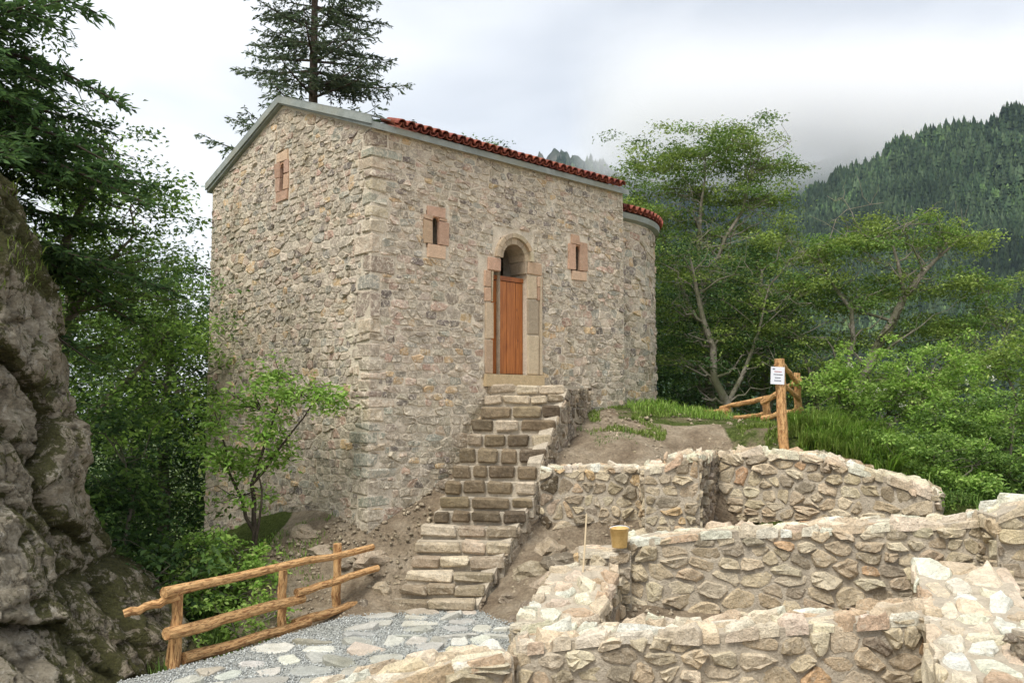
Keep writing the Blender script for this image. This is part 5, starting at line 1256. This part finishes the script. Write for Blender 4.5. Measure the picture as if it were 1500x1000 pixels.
# white blossom on the shrub
rng = np.random.default_rng(50)
P = np.array([(7.4 + rng.uniform(-0.6, 2.3), 17.5 + rng.uniform(-.2, .3), 2.35 + rng.uniform(.7, 1.7)) for _ in range(22)])
P = np.repeat(P, 14, axis=0) + rng.normal(size=(22 * 14, 3)) * 0.025
V, F = leaf_mesh(P, 0.035, rng, wid=0.9)
solo('blossom', V, F, M['leaf'], 'small white blossom heads scattered over the green shrub', 'flowers', kind='stuff', tone=np.array(srgb(226, 226, 212)))

# ------------------------------------------------------------------ grass
rng = np.random.default_rng(51)
def scatter(n, x0, x1, y0, y1, thr=None, seed=0, f=0.9):
    pts = []
    while len(pts) < n:
        x, y = rng.uniform(x0, x1), rng.uniform(y0, y1)
        if thr is None or noise.noise(Vector((x * f, y * f, seed))) > thr: pts.append((x, y))
    p = np.array(pts); return np.column_stack([p, ground_z(p[:, 0], p[:, 1])])
a = []
P = scatter(7000, 2.6, 5.6, 18.9, 23.5, -0.1, 1); a.append(blades(P, 0.04 + 0.24 * rng.random(len(P)) ** 2, rng, 'grass', 0.009, 1.0))
P = scatter(2500, 1.6, 3.6, 17.2, 19.6, 0.12, 2, 1.6); a.append(blades(P, rng.uniform(0.04, 0.13, len(P)), rng, 'yellow', 0.008, 0.8))
P = scatter(4000, 4.6, 6.8, 16.9, 18.0, -0.1, 3, 1.4); a.append(blades(P, rng.uniform(0.05, 0.16, len(P)), rng, 'yellow', 0.009, 0.8))
P = scatter(330, 5.5, 7.6, 15.2, 17.8, None, 4)
P = P[P[:, 1] > 21.6 - 0.95 * P[:, 0] + 0.0]
for p in P:
    k = int(rng.integers(25, 70)); q = p + np.column_stack([rng.normal(size=(k, 2)) * 0.06, np.zeros(k)])
    hgt = rng.uniform(0.2, 0.6); a.append(blades(q, hgt * rng.uniform(0.5, 1.1, k), rng, 'grass' if rng.random() < 0.7 else 'yellow', 0.010, 1.3, tilt=(rng.normal() * 0.3, -0.35 + rng.normal() * 0.3, 0)))
P = scatter(5000, 6.2, 9.2, 14.6, 18.4, -0.2, 8, 2.2); a.append(blades(P, rng.uniform(0.05, 0.28, len(P)), rng, 'mid', 0.014, 1.2))
P = scatter(700, -4.6, -2.9, 14.2, 15.8, 0.0, 5, 2.5); a.append(blades(P, rng.uniform(0.03, 0.12, len(P)), rng, 'light', 0.008, 1.0))
P = scatter(2600, -6.0, -4.2, 10.9, 14.0, -0.1, 6); a.append(blades(P, rng.uniform(0.10, 0.35, len(P)), rng, 'mid', 0.010, 0.8))
P = scatter(500, 0.7, 2.4, 16.2, 17.6, 0.15, 7, 2.0); a.append(blades(P, rng.uniform(0.03, 0.10, len(P)), rng, 'mid', 0.007, 0.8))
# tufts on the ledges of the cliff
idx = rng.integers(0, CV.shape[0] * CV.shape[1], 7000); cp = CV.reshape(-1, 3)[idx]
keep = np.array([(p[2] > 4.6 and noise.noise(Vector(p * 1.1)) > -0.05) or (p[2] > 2.4 and noise.noise(Vector(p * 1.3)) > 0.33) for p in cp]); cp = cp[keep]
a.append(blades(cp, rng.uniform(0.05, 0.2, len(cp)), rng, 'yellow', 0.007, 1.2, tilt=(0.7, -0.4, 0)))
off = 0; Vs = []; Fs = []; Ts = []
for (V, F, T) in a: Vs.append(V); Fs.append(F + off); Ts.append(T); off += len(V)
solo('grass', np.vstack(Vs), np.vstack(Fs), M['leaf'], 'long fresh green grass on the terrace, banks and cliff ledges', 'grass', kind='stuff', tone=np.vstack(Ts))

# ------------------------------------------------------------------ mountains
def fbm(x, y, s, o=5): return noise.fractal(Vector((x * s, y * s, 0.7)), 1.0, 2.0, o)
def mountain(name, label, base, ridge, nu, nv, mat, amp, fs, gully=0.0, power=0.9):
    """ruled slope from base polyline to ridge polyline, plus a back slope"""
    base = np.array(base, dtype=float); ridge = np.array(ridge, dtype=float)
    tb = np.linspace(0, 1, len(base)); tr = np.linspace(0, 1, len(ridge)); V = np.zeros((nv, nu, 3))
    for j in range(nu):
        u = j / (nu - 1)
        b = np.array([np.interp(u, tb, base[:, k]) for k in range(3)]); r = np.array([np.interp(u, tr, ridge[:, k]) for k in range(3)])
        back = r + (r - b) * np.array([0.5, 0.5, 0]) + np.array([0, 0, -abs(r[2] - b[2]) * 0.6])
        for i in range(nv):
            v = i / (nv - 1) * 1.25
            if v <= 1: p = b + (r - b) * v; p[2] = b[2] + (r[2] - b[2]) * v ** power; e = math.sin(PI * min(1, v) * 0.55)
            else: p = r + (back - r) * (v - 1) / 0.25; e = 1.0
            n1 = fbm(p[0], p[1], fs); g = abs(noise.noise(Vector((u * gully, v * 1.2, 3.3)))) if gully else 0
            p[2] += amp * e * (n1 - (0.9 * g if gully else 0)); V[i, j] = p
    I = np.arange(nu * nv).reshape(nv, nu)
    F = np.stack([I[:-1, :-1].ravel(), I[:-1, 1:].ravel(), I[1:, 1:].ravel(), I[1:, :-1].ravel()], 1)
    solo(name, V.reshape(-1, 3), F, mat, label, 'mountain', kind='structure', smooth=True)
    return V
def ridge_pts(lst):
    """(bearing as x/y, elevation as z/y, distance)"""
    return [(b * d, d, CAM_H + e * d) for (b, e, d) in lst]
near = mountain('wooded_mountain', 'steep mountain flank covered in dark conifers',
    [(-60, 400, -110), (120, 370, -110), (300, 340, -110), (520, 320, -110), (900, 300, -110)],
    ridge_pts([(0.04, 0.15, 1260), (0.14, 0.185, 1150), (0.24, 0.205, 1050), (0.31, 0.225, 980), (0.36, 0.250, 930), (0.40, 0.288, 900), (0.46, 0.328, 880), (0.54, 0.345, 860), (0.62, 0.352, 850), (0.80, 0.37, 850), (1.05, 0.40, 850)]), 150, 90, M['hillside'], 26, 0.006, 16)
far = mountain('far_mountain', 'distant rocky mountain ridge with its top in cloud',
    [(-60, 1300, -60), (300, 1300, -60), (700, 1300, -60), (1300, 1300, -60)],
    ridge_pts([(-0.012, 0.02, 2050), (0.006, 0.20, 2050), (0.022, 0.285, 2050), (0.04, 0.296, 2060), (0.06, 0.300, 2100), (0.085, 0.296, 2100), (0.10, 0.275, 2150), (0.125, 0.27, 2200), (0.16, 0.27, 2300), (0.20, 0.28, 2350), (0.26, 0.285, 2350), (0.33, 0.288, 2350), (0.40, 0.298, 2300), (0.47, 0.318, 2300), (0.60, 0.31, 2300)]), 190, 70, M['farrock'], 60, 0.004, 22, 0.8)

# conifer forest on the near flank, one joined mass
def forest(Vg, n, seed, h0, h1, key_d, vmax=1.0):
    rng = np.random.default_rng(seed); nv, nu, _ = Vg.shape
    i = rng.uniform(0.12, min(0.80, vmax * 0.8), n) * (nv - 1); j = rng.uniform(0, 1, n) * (nu - 1)
    i0 = np.floor(i).astype(int); j0 = np.minimum(np.floor(j).astype(int), nu - 2); fi = (i - i0)[:, None]; fj = (j - j0)[:, None]; i0 = np.minimum(i0, nv - 2)
    P = (Vg[i0, j0] * (1 - fi) + Vg[i0 + 1, j0] * fi) * (1 - fj) + (Vg[i0, j0 + 1] * (1 - fi) + Vg[i0 + 1, j0 + 1] * fi) * fj
    H = rng.uniform(h0, h1, n); H = h0 + (h1 - h0) * rng.random(n) ** 1.6; Wd = H * rng.uniform(0.20, 0.36, n)
    pn = np.array([noise.fractal(Vector((p[0] * 0.012, p[1] * 0.012, p[2] * 0.012)), 1.0, 2.0, 3) for p in P])
    dec = rng.random(n) < np.clip(0.22 + pn * 0.9, 0.03, 0.8); H = np.where(dec, H * 0.6, H); Wd = np.where(dec, H * 0.42, Wd)
    tiers = [(0.02, 1.0, 0.55), (0.30, 0.78, 0.80), (0.58, 0.46, 1.02)]
    V = []; F = []; sg = 6; nvp = len(tiers) * (sg + 1)
    for (zb, rr, zt) in tiers:
        for k in range(sg):
            q = 2 * PI * k / sg + rng.uniform(0, 1, n) * 0.9; jr = rng.uniform(0.65, 1.25, n)
            V.append(np.stack([P[:, 0] + np.cos(q) * Wd * rr * jr, P[:, 1] + np.sin(q) * Wd * rr * jr, P[:, 2] + H * (zb + rng.uniform(-0.05, 0.05, n))], 1))
        V.append(np.stack([P[:, 0], P[:, 1], P[:, 2] + H * zt], 1))
    V = np.stack(V, 1)
    for t in range(len(tiers)):
        for k in range(sg): F.append((t * (sg + 1) + k, t * (sg + 1) + (k + 1) % sg, t * (sg + 1) + sg))
    F = (np.array(F)[None] + (np.arange(n) * nvp)[:, None, None]).reshape(-1, 3)
    base = green(rng, key_d, n) * np.array([0.34, 0.38, 0.36]) * rng.uniform(0.6, 1.45, (n, 1)); base = base * np.clip(1 + pn[:, None] * 0.7, 0.5, 1.7); base = np.where(dec[:, None], base * np.array([1.55, 1.6, 1.15]), base)
    return V.reshape(-1, 3), F, np.repeat(base, nvp, axis=0)
V, F, T = forest(near, 60000, 70, 5, 14, 'conifer')
solo('conifer_forest', V, F, M['forest'], 'dense dark conifer forest covering the mountain flank', 'forest', kind='stuff', tone=T)
V, F, T = forest(far, 9000, 71, 16, 30, 'conifer', 0.85)
solo('distant_forest', V, F, M['forest'], 'distant bluish conifer forest below the cloud', 'forest', kind='stuff', tone=T)
# woodland below the terrace that closes the view into the valley
rng = np.random.default_rng(72)

# ------------------------------------------------------------------ cloud bank on the ridge, and the air
def vol_box(name, x0, x1, y0, y1, z0, z1, mat, label, cat):
    V = [(x, y, z) for z in (z0, z1) for (x, y) in ((x0, y0), (x1, y0), (x1, y1), (x0, y1))]
    F = [(3, 2, 1, 0), (4, 5, 6, 7), (0, 1, 5, 4), (1, 2, 6, 5), (2, 3, 7, 6), (3, 0, 4, 7)]
    return solo(name, V, F, mat, label, cat, kind='stuff')
m, nt, N = mat_new('haze_air')
pv = N('ShaderNodeVolumePrincipled', {'Color': (0.55, 0.74, 1.0, 1), 'Density': HAZE, 'Anisotropy': 0.0})
o = N('ShaderNodeOutputMaterial'); nt.links.new(pv.outputs[0], o.inputs['Volume'])
vol_box('haze', -1200, 2600, -60, 3300, -400, 1100, m, 'thin bluish air between the chapel and the mountains', 'haze')

m, nt, N = mat_new('cloud_vapour')
pos = N('ShaderNodeNewGeometry').outputs['Position']
sp = N('ShaderNodeSeparateXYZ', {0: pos})
nn_ = noise_node(N, pos, 0.0035, 5, 0.6, 0.4)
base_h = N('ShaderNodeMath', {0: nn_, 1: 250.0, 2: 285.0}, operation='MULTIPLY_ADD').outputs[0]       # ragged underside of the cloud
dz = N('ShaderNodeMath', {0: sp.outputs[2], 1: base_h}, operation='SUBTRACT').outputs[0]
den = N('ShaderNodeMapRange', {0: dz, 1: 0.0, 2: 100.0, 3: 0.0, 4: 0.011}, interpolation_type='SMOOTHSTEP').outputs[0]
topf = N('ShaderNodeMapRange', {0: sp.outputs[2], 1: 540.0, 2: 760.0, 3: 1.0, 4: 0.0}, interpolation_type='SMOOTHSTEP').outputs[0]
lef = N('ShaderNodeMapRange', {0: sp.outputs[0], 1: 95.0, 2: 340.0, 3: 0.0, 4: 1.0}, interpolation_type='SMOOTHSTEP').outputs[0]
den = N('ShaderNodeMath', {0: den, 1: topf}, operation='MULTIPLY').outputs[0]
den = N('ShaderNodeMath', {0: den, 1: lef}, operation='MULTIPLY').outputs[0]
pv = N('ShaderNodeVolumePrincipled', {'Color': (0.995, 0.995, 1.0, 1), 'Anisotropy': 0.0, 'Density': den})
o = N('ShaderNodeOutputMaterial'); nt.links.new(pv.outputs[0], o.inputs['Volume'])
vol_box('cloud_bank', -30, 1500, 1480, 1900, 330, 780, m, 'low grey cloud bank hiding the distant ridge', 'cloud')
